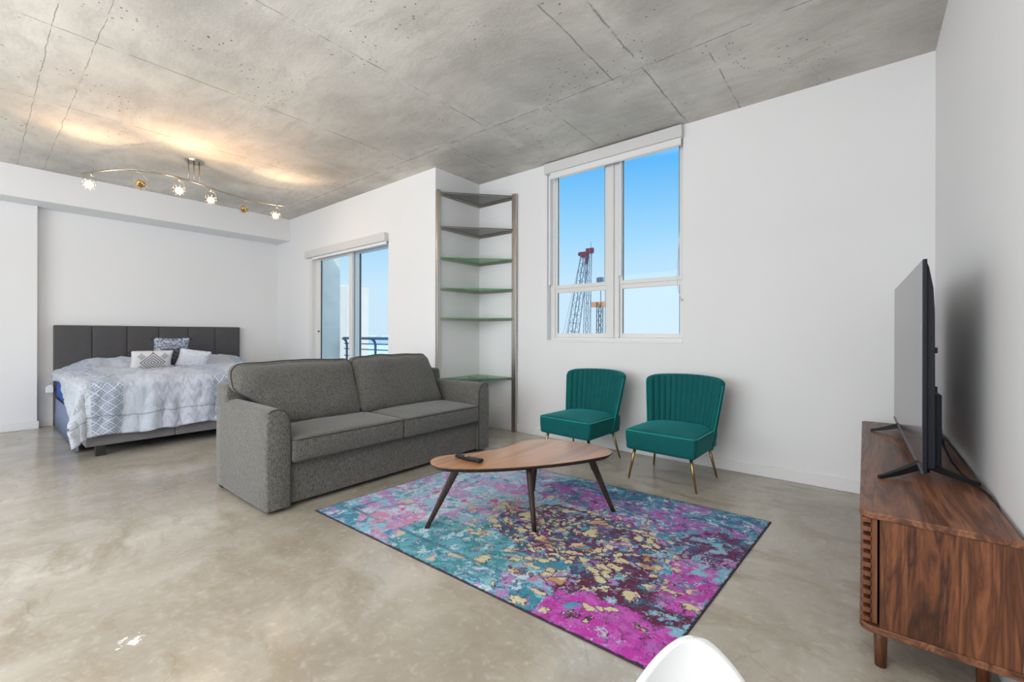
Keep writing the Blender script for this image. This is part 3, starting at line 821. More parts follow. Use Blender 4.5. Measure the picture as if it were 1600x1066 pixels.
# ------------------------------------------------------------------ rug
def rugmesh():
    bm = new_bm(); uvl = bm.loops.layers.uv.new('UVMap'); NX, NY = 60, 44
    A, B, C_, D = Vector((-2.767, 1.39)), Vector((-.542, 1.446)), Vector((-.441, 3.066)), Vector((-2.70, 3.0))
    g = []
    for j in range(NY+1):
        row = []
        for i in range(NX+1):
            u, v = i/NX, j/NY
            p = (A*(1-u)+B*u)*(1-v)+(D*(1-u)+C_*u)*v
            z = .0085+.0006*nz(u*9, v*7)
            if min(u, v, 1-u, 1-v) == 0: z = .006
            row.append((bm.verts.new((p.x, p.y, z)), u, v))
        g.append(row)
    for j in range(NY):
        for i in range(NX):
            q = [g[j][i], g[j][i+1], g[j+1][i+1], g[j+1][i]]
            f = bm.faces.new([a[0] for a in q])
            for l, a in zip(f.loops, q): l[uvl].uv = (a[1], a[2])
    bnd = [g[0][i][0] for i in range(NX+1)]+[g[j][NX][0] for j in range(1, NY+1)]+[g[NY][i][0] for i in range(NX-1, -1, -1)]+[g[j][0][0] for j in range(NY-1, 0, -1)]
    low = [bm.verts.new((v.co.x, v.co.y, .0005)) for v in bnd]; N = len(bnd)
    for i in range(N):
        f = bm.faces.new([bnd[i], low[i], low[(i+1) % N], bnd[(i+1) % N]]); f.material_index = 1
    return bm
rg = link('rug', rugmesh(), None, mats=[M['rug'], M['rugedge']], smooth=False)
tag(rg, 'multicoloured abstract rug in teal, magenta and cream lying on the concrete floor', 'rug')

# ------------------------------------------------------------------ tv stand
ts = thing('tv_stand', 'low walnut television stand with slatted doors against the right wall', 'cabinet', (.175, 2.83, 0))
X0, X1, Y0, Y1, Z0, Z1 = -.012, .352, 1.858, 3.80, .170, .567
def slab(z0, z1, name, mat):
    pts = [(X1, Y0), (X1, Y1)]
    for cy, s in ((Y1-.035, 1), (Y0+.035, -1)):
        a = []
        for i in range(7):
            th = math.pi/2*i/6
            a.append((X0+.035-.035*math.sin(th), cy+s*.035*math.cos(th)))
        pts += a if s == 1 else a[::-1]
    bm = new_bm(); prism(bm, pts, z0, z1); P(name, bm, mat, ts, bevel=.003)
slab(.545, Z1, 'top_panel', M['walnut_y']); slab(Z0, .192, 'bottom_panel', M['walnut_y'])
for y in (Y0+.006, Y1-.026):
    bm = new_bm(); box(bm, X0+.052, X1-.002, y, y+.02, .192, .545); P('side_panel', bm, M['walnut_z'], ts)
bm = new_bm(); box(bm, X1-.014, X1-.004, Y0+.026, Y1-.026, .192, .545); P('back_panel', bm, M['walnut_z'], ts)
yy = Y0+.012; dw = (Y1-Y0-.024)/3
for k in range(3):
    a, b = yy+k*dw+.002, yy+(k+1)*dw-.002
    bm = new_bm(); box(bm, X0+.030, X0+.046, a, b, .197, .541)
    ns = 12
    for i in range(ns):
        z = .2045+i*(.3295/(ns-1))
        prism(bm, [(X0+.032, z-.0075)]+[(X0+.010-.0075*math.sin(math.pi*q/6), z-.0075*math.cos(math.pi*q/6)) for q in range(7)]+[(X0+.032, z+.0075)], a, b, xf=lambda p, q, r: (p, r, q))
    P('slatted_door', bm, M['walnut_leg'], ts)
for x, y in ((.045, 1.985), (.305, 2.085), (.045, 3.68), (.305, 3.68)):
    bm = new_bm(); tube(bm, [(x, y, Z0+.002), (x, y, 0)], [.0205, .0165], 20); P('leg', bm, M['walnut_leg'], ts, smooth=True)

# ------------------------------------------------------------------ television
def tvl(a, b, c):   # a along the width 0..1.4 from near end, b depth (0 = screen face, + to wall), c height above z=.62
    dx, dy = (.148-.172)/1.39, 1.0
    l = math.hypot(dx, dy); ux, uy = dx/l, dy/l
    return (.172+ux*a+uy*b, 2.28+uy*a-ux*b, .62+c)
tv = thing('television', 'large flat-screen television on V-shaped feet standing on the walnut stand', 'television', (.185, 2.97, .567))
def tbox(bm, a0, a1, b0, b1, c0, c1):
    vs = box(bm, a0, a1, b0, b1, c0, c1)
    for v in vs: v.co = Vector(tvl(*v.co))
TW, TH = 1.40, .82
bm = new_bm(); tbox(bm, 0, TW, .002, .014, 0, TH)
P('bezel', bm, M['tvshell'], tv, bevel=.0015)
bm = new_bm(); tbox(bm, .004, TW-.004, 0, .003, .012, TH-.004); P('screen', bm, M['screen'], tv)
bm = new_bm(); tbox(bm, .0, TW, -.004, .004, 0, .011); P('chin_strip', bm, M['bezel'], tv)
bm = new_bm()
prism(bm, [(.014, 0.02), (.014, TH-.01), (.020, TH-.03), (.032, TH-.11), (.036, TH-.2), (.038, .03), (.034, .02)], .012, TW-.012, xf=lambda p, q, r: tvl(r, p, q))
P('back_shell', bm, M['tvshell'], tv, bevel=.002)
bm = new_bm(); tbox(bm, .06, TW-.06, .036, .062, .02, .30); P('electronics_housing', bm, M['tvshell'], tv, bevel=.006)
for c in (.31, .46):
    bm = new_bm(); tbox(bm, .03, .05, .034, .046, c, c+.022); P('port_knob', bm, M['blackp'], tv, bevel=.002)
for a, (fx, fy), (bx, by) in ((.15, (.046, 2.31), (.350, 2.445)), (1.12, (.030, 3.425), (.340, 3.325))):
    root = Vector(tvl(a, .02, -.012))
    bm = new_bm()
    for (ex, ey) in ((fx, fy), (bx, by)):
        e = Vector((ex, ey, .5735)); d = (e-root); side = Vector((-d.y, d.x, 0)).normalized()
        rings = []
        for i in range(8):
            s = i/7; c = root.lerp(e, s); c.z = .5735+(root.z-.5735+.02)*(1-s)**1.25
            w, h_ = .016*(1-.55*s), .016*(1-.6*s)
            rings.append([bm.verts.new(c+side*w*sx+Vector((0, 0, h_*sz))) for sx, sz in ((-1, -1), (1, -1), (1, 1), (-1, 1))])
        for v in rings[-1]: v.co.z = max(v.co.z, .5675)
        for A, B in zip(rings, rings[1:]):
            for k in range(4): bm.faces.new([A[k], A[(k+1) % 4], B[(k+1) % 4], B[k]])
        bm.faces.new(rings[0]); bm.faces.new(rings[-1])
    ux = Vector(tvl(a, .02, .02))
    tube(bm, [root+Vector((0, 0, -.015)), ux], .018, 10)
    P('foot', bm, M['blackp'], tv, bevel=.002)
bm = new_bm()
tube(bm, [(.245, 2.62, .74), (.262, 2.64, .70), (.272, 2.66, .66), (.290, 2.62, .61), (.310, 2.55, .580), (.328, 2.48, .574), (.340, 2.40, .573), (.350, 2.30, .573), (.357, 2.22, .560), (.3595, 2.18, .40), (.3595, 2.16, .25)], .0042, 8)
tag(link('power_cable', bm, M['cable'], smooth=True), 'black power cable running from behind the television down the stand', 'cable')

# ------------------------------------------------------------------ corner shelf
sh = thing('corner_shelf', 'tall triangular steel corner shelf with green glass shelves in the wall nook', 'shelf', (-3.6, 3.8, 0))
bm = new_bm(); box(bm, XC+.002, XC+.030, 3.305, 3.355, 0, 2.80); P('post', bm, M['steel'], sh, bevel=.002)
bm = new_bm(); box(bm, -3.235, -3.175, YB-.045, YB-.016, 0, 2.80); P('post', bm, M['steel'], sh, bevel=.002)
for k, z in enumerate((2.775, 2.385, 2.035, 1.683, 1.340, .640)):
    cx, cy = XC+.004, YB-.004
    tri = [(cx, cy), (cx, 3.36), (cx+.022, 3.335), (-3.205, YB-.038), (-3.19, YB-.016)] if False else [(cx, cy-.012), (cx, 3.352), (cx+.03, 3.345), (-3.212, YB-.046), (-3.20, cy-.012)]
    bm = new_bm(); prism(bm, tri, z-.010, z); P('glass_shelf', bm, M['reflglass'] if k < 2 else M['greenglass'], sh)
    bm = new_bm(); t_ = .004; hgt = .032
    box(bm, cx, cx+t_, 3.36, cy, z-hgt, z-.010); box(bm, cx+t_, -3.24, cy-t_, cy, z-hgt, z-.010)
    box(bm, cx+t_, cx+.022, 3.36, cy-t_, z-.014, z-.0105); box(bm, cx+.022, -3.24, cy-.022, cy-t_, z-.014, z-.0105)
    if k < 2:
        a, b = Vector((cx+.028, 3.345)), Vector((-3.214, YB-.046)); n_ = Vector((b.y-a.y, -(b.x-a.x))).normalized()*.0015
        prism(bm, [a-n_*6, b-n_*6, b, a], z-.012, z+.003)
    P('shelf_frame', bm, M['steel'], sh)
bm = new_bm(); prism(bm, [(-3.68, 3.70), (-3.56, 3.66), (-3.44, 3.81), (-3.56, 3.85)], .6405, .6485)
tag(link('glass_sheet', bm, M['clearglass']), 'small loose sheet of glass lying on the lowest corner shelf', 'glass')

# ------------------------------------------------------------------ bed
BY0, BY1 = .616, 2.68
bed = thing('bed', 'king bed frame with charcoal velvet panelled headboard against the left wall', 'bed', (-6.7, 1.65, 0))
bm = new_bm(); box(bm, XW+.016, XW+.055, BY0, BY1, .0, 1.25)
hb = P('headboard', bm, M['charcoal'], bed, bevel=.01)
pw = (BY1-BY0)/6
for k in range(6):
    bm = new_bm(); hy, hz = pw/2-.002, .60
    rbox(bm, .030, hy, hz, .010, 3, 8, 10, lambda p, w: (p.x+(.005*(1-w[1]**6)*(1-w[2]**8) if w[0] > 0 else 0), p.y, p.z))
    o = link('headboard_panel', bm, M['charcoal'], hb, smooth=True, loc=(XW+.075+6.7, BY0+pw*(k+.5)-1.65, .652))
for y0, y1 in ((.640, .675), (2.62, 2.655)):
    bm = new_bm(); box(bm, XW+.11, -5.60, y0, y1, .10, .33); P('side_rail', bm, M['rail_velvet'], bed, bevel=.01)
# pleated valance fabric at the near side
bm = new_bm(); top, bot = [], []
N = 90
for i in range(N+1):
    x = (XW+.12)+(1.9)*i/N; w = .004*math.sin(i*1.7)+.003*math.sin(i*.63)
    top.append(bm.verts.new((x, .632+w*.4, .35))); bot.append(bm.verts.new((x, .624+w*1.6, .015)))
for i in range(N): bm.faces.new([top[i], top[i+1], bot[i+1], bot[i]])
sk = P('bed_skirt', bm, plain('blue_grey_skirt', srgb(122, 134, 160), .8, var=.12, sc=14), bed, smooth=True)
md = sk.modifiers.new('s', 'SOLIDIFY'); md.thickness = .003
for k in range(3):
    bm = new_bm(); w = (2.66-.64)/3; a = .64+w*k
    rbox(bm, .022, w/2-.001, .10, .012, 2, 8, 4); link('foot_rail', bm, M['rail_velvet'], bed, smooth=True, loc=(-5.585+6.7, a+w/2-1.65, .195))
for x, y in ((-5.60, .745), (-5.60, 2.55), (-7.7, .72), (-7.7, 2.56)):
    bm = new_bm(); box(bm, x-.03, x+.03, y-.035, y+.035, 0, .102); P('leg', bm, M['foot'], bed, bevel=.003)
bm = new_bm(); rbox(bm, 1.085, 1.012, .155, .05, 12, 12, 5, lambda p, w: (p.x, p.y+.006*nz(p.x*9, p.z*6, 2)*(abs(w[1]) > .9), p.z))
mt = link('mattress', bm, M['bluesheet'], smooth=True, loc=(-6.70, 1.65, .495))
tag(mt, 'mattress in a bright blue sheet showing under the comforter on the bed frame', 'mattress')

def comforter():
    bm = new_bm(); uvl = bm.loops.layers.uv.new('UVMap')
    NS, NTt = 170, 150
    y0, y1, xh, xf_ = .655, 2.645, -7.775, -5.60
    S0, S1 = -.34, (y1-y0)+.36; T1 = (xf_-xh)*-1
    Lb = xf_-xh; T1 = Lb+.50
    ztop = .668
    g = []
    for j in range(NTt+1):
        row = []
        t_ = T1*j/NTt
        for i in range(NS+1):
            f = i/NS
            side = .075+.02*min(1, max(0, t_/.9))+.24*min(1, max(0, (t_-.9)/1.1))
            s0 = -side-.02*math.sin(t_*7); s1 = (y1-y0)+.36
            # crimp under near fold
            s = s0+(s1-s0)*f
            ex = -min(0, s) if s < 0 else max(0, s-(y1-y0)); sx = -1 if s < 0 else 1
            ey = max(0, t_-Lb)
            r = math.hypot(ex, ey)
            bx, by = xh+min(t_, Lb), y0+max(0, min(y1-y0, s))
            # crown of the top: bump from pillows under the cover near the head
            d_e = min(by-y0, y1-by); d_f = xf_-bx
            edge = 1-math.exp(-max(0, min(d_e, d_f))/.10)
            head = math.exp(-((bx+7.55)/.30)**2)
            z = ztop+.035*edge+head*.115*(1-math.exp(-d_e/.16))
            z += .020*nz(bx*3.3, by*3.3, 4)*1.5+.016*nz(bx*8, by*7, 7)+.007*abs(nz(bx*15, by*11, 2))
            rim = .035
            if r > 0:
                ux, uy = (sx*ex/r, ey/r)
                a = min(r/rim, math.pi/2); drop = rim*(1-math.cos(a)) if r < rim*math.pi/2 else rim+(r-rim*math.pi/2)
                out = rim*math.sin(a)
                both = min(ex, ey)/max(1e-6, max(ex, ey))
                out += r*(.10+.20*both)
                # folds
                out += (.020*math.sin(s*17+2*nz(s*2, 3))+.012*math.sin(s*41+t_*3))*min(1, r/.25)*(1 if ey > ex else .5)
                by += ux*out; bx += uy*out
                z -= drop*(1-.06*both)
                z += .01*math.sin(s*9)*min(1, r/.3)
            row.append((bm.verts.new((bx, by, z)), s, t_))
        g.append(row)
    for j in range(NTt):
        for i in range(NS):
            q = [g[j][i], g[j][i+1], g[j+1][i+1], g[j+1][i]]
            fc = bm.faces.new([a[0] for a in q])
            for l, a in zip(fc.loops, q): l[uvl].uv = (a[1], a[2])
    return bm
cf = link('comforter', comforter(), M['comforter'], smooth=True)
md = cf.modifiers.new('s', 'SOLIDIFY'); md.thickness = .022; md.offset = 1
cf.modifiers.remove(md)
for sz_, st_ in ((.20, .055), (.07, .022)):
    tx_ = bpy.data.textures.new('crumple', 'CLOUDS'); tx_.noise_scale = sz_; tx_.noise_depth = 2
    md2 = cf.modifiers.new('crumple', 'DISPLACE'); md2.texture = tx_; md2.strength = st_; md2.mid_level = .5; md2.texture_coords = 'GLOBAL'
md = cf.modifiers.new('s', 'SOLIDIFY'); md.thickness = .022; md.offset = 1
tag(cf, 'pale blue and white patterned comforter draped over the bed to near the floor', 'comforter')

def pillow(name, label, w, h, th, mat, loc, rot, tassels=True, tm=None):
    bm = new_bm(); uvl = bm.loops.layers.uv.new('UVMap'); N = 22; sides = []
    for sgn in (1, -1):
        g = []
        for j in range(N+1):
            row = []
            for i in range(N+1):
                u, v = -1+2*i/N, -1+2*j/N
                pin = 1-.07*(1-v*v)*abs(u)**3; pin2 = 1-.09*(1-u*u)*abs(v)**3
                t_ = th/2*(max(0, (1-u**4)*(1-v**4)))**.55*sgn
                if sgn == -1 and (abs(u) == 1 or abs(v) == 1): row.append(sides[0][j][i]); continue
                row.append(bm.verts.new((u*w/2*pin, t_, v*h/2*pin2)))
            g.append(row)
        sides.append(g)
        for j in range(N):
            for i in range(N):
                q = [g[j][i], g[j][i+1], g[j+1][i+1], g[j+1][i]]
                fc = bm.faces.new(q)
                for l, (a, b) in zip(fc.loops, ((i, j), (i+1, j), (i+1, j+1), (i, j+1))): l[uvl].uv = (a/N, b/N)
    o = link(name, bm, mat, smooth=True, loc=loc); o.rotation_euler = rot
    tag(o, label, 'pillow')
    if tassels:
        for sx in (-1, 1):
            for sz in (-1, 1):
                bm = new_bm(); c = Vector((sx*w/2, 0, sz*h/2))
                ball(bm, c, .010, 8)
                for k in range(7):
                    a = k*.9; tube(bm, [c, c+Vector((sx*.015+.004*math.cos(a), .006*math.sin(a), -.014)), c+Vector((sx*.020+.009*math.cos(a), .010*math.sin(a), -.036))], .0025, 4)
                link('tassel', bm, tm or M['tassel'], o, smooth=True)
    return o
PR = R(90)   # pillows face +X
pillow('throw_pillow', 'white rectangular throw pillow with grey diamond motif, leftmost on the bed', .42, .27, .13, M['pillow_diamond'], (-6.93, 1.395, .815), (R(24), 0, PR))
pillow('throw_pillow', 'blue and white patterned pillow, rearmost one standing against the headboard', .40, .36, .13, M['pillow_blue'], (-7.36, 1.69, .925), (R(18), 0, PR))
pillow('throw_pillow', 'dark slate pillow squeezed between the white pillows on the bed', .30, .26, .11, M['pillow_dark'], (-7.13, 1.685, .835), (R(20), 0, PR), False)
pillow('throw_pillow', 'speckled white throw pillow tilted on one corner, rightmost on the bed', .36, .26, .12, M['pillow_white'], (-6.98, 1.845, .815), (R(22), R(10), PR))
# paper tag hanging off the headboard
tg = thing('paper_tag', 'white paper tag dangling from the left edge of the headboard', 'tag', (XW+.13, .580, .52))
bm = new_bm(); prism(bm, [(-.036, -.10), (.030, -.095), (.030, -.025), (.006, .0), (-.008, .0), (-.036, -.03)], 0, .002, xf=lambda p, q, r: (r, p, q)); o = link('tag_card', bm, M['paper'], tg)
bm = new_bm(); tube(bm, [(.001, -.002, -.006), (.001, .015, .02), (.001, .044, .03)], .0016, 5); link('tag_string', bm, M['blackp'], tg)

# ------------------------------------------------------------------ track light
RP = [(-6.20, .69), (-6.03, .765), (-5.835, .858), (-5.69, .95), (-5.61, 1.05), (-5.575, 1.19), (-5.578, 1.34), (-5.61, 1.49), (-5.69, 1.66), (-5.765, 1.86), (-5.81, 2.05), (-5.825, 2.25), (-5.80, 2.40), (-5.76, 2.49)]
RZ = 2.78
tk = thing('track_light', 'brushed nickel wavy track light with six spotlights hanging from the concrete ceiling', 'lamp', (-5.70, 1.5, RZ))
def cat(P_, n=5):
    out = []
    for i in range(len(P_)-1):
        p0, p1, p2, p3 = (Vector(P_[max(0, min(len(P_)-1, i+k-1))]) for k in range(4))
        for j in range(n):
            t_ = j/n; out.append(.5*((2*p1)+(-p0+p2)*t_+(2*p0-5*p1+4*p2-p3)*t_*t_+(-p0+3*p1-3*p2+p3)*t_**3))
    out.append(Vector(P_[-1])); return out
bm = new_bm(); tube(bm, [(p.x, p.y, RZ) for p in cat(RP)], .009, 8); P('rail', bm, M['nickel'], tk, smooth=True)
bm = new_bm(); tube(bm, [(-5.72, 1.52, CZ-.001), (-5.72, 1.52, CZ-.022)], [.088, .082], 28); P('canopy', bm, M['nickel'], tk, smooth=True).data.set_sharp_from_angle(angle=R(40))
for (a, b), (c, d) in zip(((-5.70, 1.455), (-5.72, 1.505), (-5.74, 1.56)), ((-5.600, 1.435), (-5.612, 1.487), (-5.628, 1.54))):
    x, y = (a+c)/2+.04, (b+d)/2
    bm = new_bm(); tube(bm, [(c-.05, d+.01, CZ-.02), (c, d, RZ)], .0065, 8); P('rod', bm, M['nickel'], tk, smooth=True)
HEADS = [((-6.08, .742), 1, (.02, -.02)), ((-5.625, 1.025), 0, (.0, .02)), ((-5.577, 1.345), 1, (0, 0)), ((-5.695, 1.665), 1, (0, 0)), ((-5.812, 2.06), 0, (0, -.02)), ((-5.795, 2.415), 1, (0, -.02))]
for (hx_, hy_), lit, (ox, oy) in HEADS:
    c = Vector((hx_+ox, hy_+oy, RZ-.135))
    aim = (Vector((0, 0, 1.5))-c).normalized() if lit else Vector((-.8, .35, -.2)).normalized()
    rot = aim.to_track_quat('Z', 'Y').to_matrix().to_4x4()
    bm = new_bm(); tube(bm, [(hx_, hy_, RZ), (hx_, hy_, RZ-.035)], .011, 10)
    s_ = P('lamp_stem', bm, M['nickel'], tk, smooth=True)
    bm = new_bm(); sd = aim.cross(Vector((0, 0, 1))).normalized()*.048
    top = Vector((hx_, hy_, RZ-.035))
    tube(bm, [c-sd, c-sd+Vector((0, 0, .05)), top-sd*.7+Vector((0, 0, -.01)), top, top+sd*.7+Vector((0, 0, -.01)), c+sd+Vector((0, 0, .05)), c+sd], .0028, 6)
    y_ = P('yoke', bm, M['nickel'], tk, smooth=True)
    Tm = Matrix.Translation(c) @ rot
    bm = new_bm()
    prof = [(.016, -.055), (.020, -.035), (.030, -.012), (.036, .006), (.034, .006), (.028, -.008)]
    rings = [[bm.verts.new(Tm @ Vector((r_*math.cos(2*math.pi*k/18), r_*math.sin(2*math.pi*k/18), z_))) for k in range(18)] for r_, z_ in prof]
    for A, B in zip(rings, rings[1:]):
        for k in range(18): bm.faces.new([A[k], A[(k+1) % 18], B[(k+1) % 18], B[k]])
    bm.faces.new(rings[0])
    hd = P('lamp_head', bm, M['gold'] if not lit else M['nickel'], tk, smooth=True)
    bm = new_bm()
    for k in range(9):
        a = 2*math.pi*k/9; r0, r1 = .036, .050
        pts = [Tm @ Vector((r0*math.cos(a), r0*math.sin(a), -.01)), Tm @ Vector((r1*math.cos(a), r1*math.sin(a), .018)), Tm @ Vector((r1*1.05*math.cos(a), r1*1.05*math.sin(a), .040))]
        tube(bm, pts, .003, 5)
    pt = P('glass_crown', bm, M['petal'], tk, smooth=True); pt.parent = hd
    bm = new_bm(); ball(bm, Tm @ Vector((0, 0, .004)), .024 if lit else .018, 14)
    bb = P('bulb', bm, M['bulb'] if lit else M['petal'], tk, smooth=True); bb.parent = hd

# ------------------------------------------------------------------ white shell chair in the foreground
wc = thing('shell_chair', 'white moulded plastic shell chair, its top edge cut off by the photo bottom', 'chair', (-.068, .272, 0), R(18))
bm = new_bm(); NV, NUu = 34, 24; rows = []
for j in range(NV+1):
    s = (j/NV)**1.7                             # 0 top of back .. 1 front of seat
    L = s*.86
    if L < .36:
        q = L; y = .235-.10*(q/.36)+.01*math.sin(q*8); z = .82-q*.96
    elif L < .50:
        a = (L-.36)/.14; th = a*math.pi/2; y = .135-.09*math.sin(th)-.0; z = .475-.035*(1-math.cos(th)); z = .475-.04*math.sin(th)
        y = .135-.10*a
    else:
        q = L-.50; y = .035-q*.85; z = .435+.018*math.sin(q*5)-.12*max(0, q-.26)
    w = .246*math.sqrt(max(0, L))+.18*L if L < .22 else min(.246*math.sqrt(L)+.18*L, .225)
    w = min(w, .225)
    if L > .70: w *= math.sqrt(max(0, 1-((L-.70)/.165)**2*.85))
    curl = .07*min(1, L/.15)
    row = []
    for i in range(NUu+1):
        u = -1+2*i/NUu
        cu = curl*(abs(u)**2.4)
        if L < .43: row.append(bm.verts.new((u*w, y-cu, z)))
        else: row.append(bm.verts.new((u*w, y-cu*max(0, 1-(L-.43)/.08), z+cu*min(1, (L-.43)/.08)*.9)))
    rows.append(row)
for A, B in zip(rows, rows[1:]):
    for k in range(NUu): bm.faces.new([A[k], A[k+1], B[k+1], B[k]])
bmesh.ops.remove_doubles(bm, verts=bm.verts, dist=1e-5)
o = link('shell', bm, M['whitep'], wc, smooth=True)
md = o.modifiers.new('s', 'SOLIDIFY'); md.thickness = .009; md.offset = 0
md = o.modifiers.new('ss', 'SUBSURF'); md.levels = 1; md.render_levels = 1
for sx in (-1, 1):
    for sy in (-1, 1):
        bm = new_bm(); tube(bm, [(sx*.10, -.06+sy*.10, .43), (sx*.20, -.06+sy*.20, 0)], [.014, .010], 12)
        link('leg', bm, M['acorn'], wc, smooth=True)
bm = new_bm()
for sx in (-1, 1): tube(bm, [(sx*.13, -.06-.13, .30), (sx*.13, -.06+.13, .30)], .005, 6)
tube(bm, [(-.13, -.19, .30), (.13, .07, .30)], .004, 6); tube(bm, [(.13, -.19, .30), (-.13, .07, .30)], .004, 6)
link('brace', bm, M['blackp'], wc, smooth=True)

# ------------------------------------------------------------------ outside
bm = new_bm(); box(bm, -9.6, -3.98, YW+.22, 5.35, -.16, -.03); struct('trim_2', bm, M['balcony'])
# concrete fin at the far end of the balcony
bm = new_bm(); box(bm, -9.62, -8.55, 3.9, 4.83, -.03, 7); tag(link('concrete_pier', bm, M['concrete'], bevel=.01), 'grey concrete pier standing at the end of the balcony outside the glass door', 'pillar')
rl = thing('balcony_railing', 'blue-grey metal railing with three bars along the balcony edge', 'railing', (-7, 4.9, 0))
bm = new_bm(); box(bm, -8.5, -3.98, 4.86, 4.94, 1.035, 1.085); P('top_rail', bm, M['railmetal'], rl, bevel=.004)
for z in (.95, .84, .70, .56, .42, .28, .14):
    bm = new_bm(); tube(bm, [(-8.5, 4.9, z), (-3.98, 4.9, z)], .011, 8); P('bar', bm, M['railmetal'], rl, smooth=True)
for x in (-8.45, -7.42, -6.30, -5.2, -4.1):
    bm = new_bm(); pts = []
    for i in range(9):
        a = i/8; pts.append((x-.12+.16*math.sin(a*math.pi/2), 4.9, 1.05-.14*(1-math.cos(a*math.pi/2))))
    pts += [(x+.04, 4.9, .5), (x+.04, 4.9, -.03)]
    tube(bm, pts, .024, 8); P('post', bm, M['railmetal'], rl, smooth=True)
# neighbouring block
def m_facade():
    t = NT('pale_facade'); p = t.pos(); n1 = t.noise(p, .35, 4)
    c = t.mix(n1, srgb(204, 195, 186), srgb(218, 212, 204))
    return t.bsdf(c, .9)
nb = thing('apartment_tower', 'pale concrete apartment tower beyond the balcony railing', 'building', (-100, 66, -60))
bm = new_bm(); box(bm, -108.2, -102.6, 60, 66, -60, 13.4); P('tower_block', bm, m_facade(), nb)
bm = new_bm(); box(bm, -111.5, -108.0, 60.6, 66, -60, 14.2); P('side_wing', bm, M['concrete'], nb)
for z in (2.3, -3.2, -8.7, 7.0):
    if z == 7.0: continue
    bm = new_bm(); box(bm, -109.9, -108.4, 60.45, 60.62, z, z+4.6); w_ = P('window', bm, plain('tower_glass', srgb(90, 108, 118), .2), nb)
    bm = new_bm(); box(bm, -110.0, -107.9, 60.3, 60.62, z+2.1, z+2.35); P('ledge', bm, M['trimw'], nb)
# water, shore and marina roofs
def m_water():
    t = NT('bay_water'); p = t.pos(); n1 = t.noise(p, .01, 5)
    return t.bsdf(t.mix(n1, srgb(150, 178, 198), srgb(186, 206, 220)), .25)
bm = new_bm(); box(bm, -3000, 1500, 120, 4500, -60.6, -60); tag(link('bay_water', bm, m_water()), 'pale blue bay water stretching to the horizon outside', 'water', kind='stuff')
bm = new_bm(); box(bm, -3000, 1500, 7, 120, -61, -60.1); struct('ground', bm, M['balcony'])
bm = new_bm(); n_ = 80; lo, hi = [], []
for i in range(n_+1):
    x = -2600+i*32; h_ = 18+10*nz(i*.35, 1)+9*abs(nz(i*1.3, 7))
    for y, arr in ((1500, lo), (1560, hi)):
        arr.append((bm.verts.new((x, y, -60)), bm.verts.new((x, y, -60+h_+28))))
for i in range(n_):
    for arr in (lo, hi): bm.faces.new([arr[i][0], arr[i+1][0], arr[i+1][1], arr[i][1]])
    bm.faces.new([lo[i][1], lo[i+1][1], hi[i+1][1], hi[i][1]])
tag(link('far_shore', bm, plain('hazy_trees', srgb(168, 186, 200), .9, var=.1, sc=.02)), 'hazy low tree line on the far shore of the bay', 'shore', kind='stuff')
for i, (x, y, w, d) in enumerate(((-300, 260, 60, 30), (-225, 255, 38, 26), (-262, 330, 60, 22))):
    bm = new_bm(); pr_ = [(x-w/2, 0), (x+w/2, 0), (x+w/2, 9), (x, 14), (x-w/2, 9)]
    prism(bm, pr_, y, y+d, xf=lambda p, q, r: (p, r, q-60))
    tag(link('boat_shed', bm, M['trimw']), ('white marina shed roof farthest left beyond the railing', 'smaller white marina shed to the right beyond the railing', 'white marina shed farthest out on the water')[i], 'building', 'marina sheds on the bay')
# crane
def lattice(bm, A, B, w0, w1, n, r, rc):
    A, B = Vector(A), Vector(B); ax = (B-A).normalized(); s = ax.cross(Vector((0, 1, 0))).normalized(); t_ = Vector((0, 1, 0))
    prev = None
    def corners(k):
        c = A.lerp(B, k/n); w = (w0+(w1-w0)*k/n)/2
        return [c+s*w+t_*w, c-s*w+t_*w, c-s*w-t_*w, c+s*w-t_*w]
    for k in range(n):
        a, b = corners(k), corners(k+1)
        for q in range(4):
            tube(bm, [a[q], b[q]], rc, 4, cap=False)
            tube(bm, [a[q], b[(q+1) % 4]] if k % 2 else [a[(q+1) % 4], b[q]], r, 3, cap=False)
            tube(bm, [a[q], a[(q+1) % 4]], r, 3, cap=False)
cr = thing('lattice_crane', 'tall lattice boom crane with dark red head seen through the left pane', 'crane', (-52, 80, -60))
bm = new_bm(); lattice(bm, (-58.5, 80, -60), (-45.3, 80, 17.6), 3.6, 1.2, 44, .045, .10); P('boom', bm, M['cranesteel'], cr)
bm = new_bm(); lattice(bm, (-46.6, 80, -60), (-44.35, 80, 18.6), 1.3, .9, 50, .035, .07); P('mast', bm, M['cranesteel'], cr)
bm = new_bm()
box(bm, -46.0, -44.6, 79.5, 80.5, 17.2, 18.3); box(bm, -44.9, -43.4, 79.6, 80.4, 17.9, 18.9); ball(bm, (-46.4, 80, 18.0), .5, 10); ball(bm, (-43.6, 80, 18.6), .45, 10); box(bm, -45.2, -44.7, 79.7, 80.3, 15.8, 17.2)
P('head_sheaves', bm, M['cranered'], cr)
bm = new_bm(); tube(bm, [(-43.9, 80, 19.0), (-43.9, 80, 20.2)], .05, 5)
for a, b in (((-46.2, 80, 17.6), (-67, 80, -60)), ((-46.2, 80, 17.3), (-64, 80, -60)), ((-43.8, 80, 18), (-43.9, 80, -60))): tube(bm, [a, b], .035, 4)
P('stay_cable', bm, M['cranesteel'], cr)
pd = thing('piling_rig', 'slender piling mast with an orange cap standing beside the crane', 'rig', (-43.9, 84, -60))
bm = new_bm(); lattice(bm, (-44.7, 84.4, -60), (-44.1, 84.4, 8.0), 1.0, 1.0, 70, .05, .09); P('leader_mast', bm, M['gasket'], pd)
bm = new_bm(); box(bm, -44.8, -43.3, 84, 84.8, 11.3, 13.4); P('hammer', bm, M['cranesteel'], pd, bevel=.2)
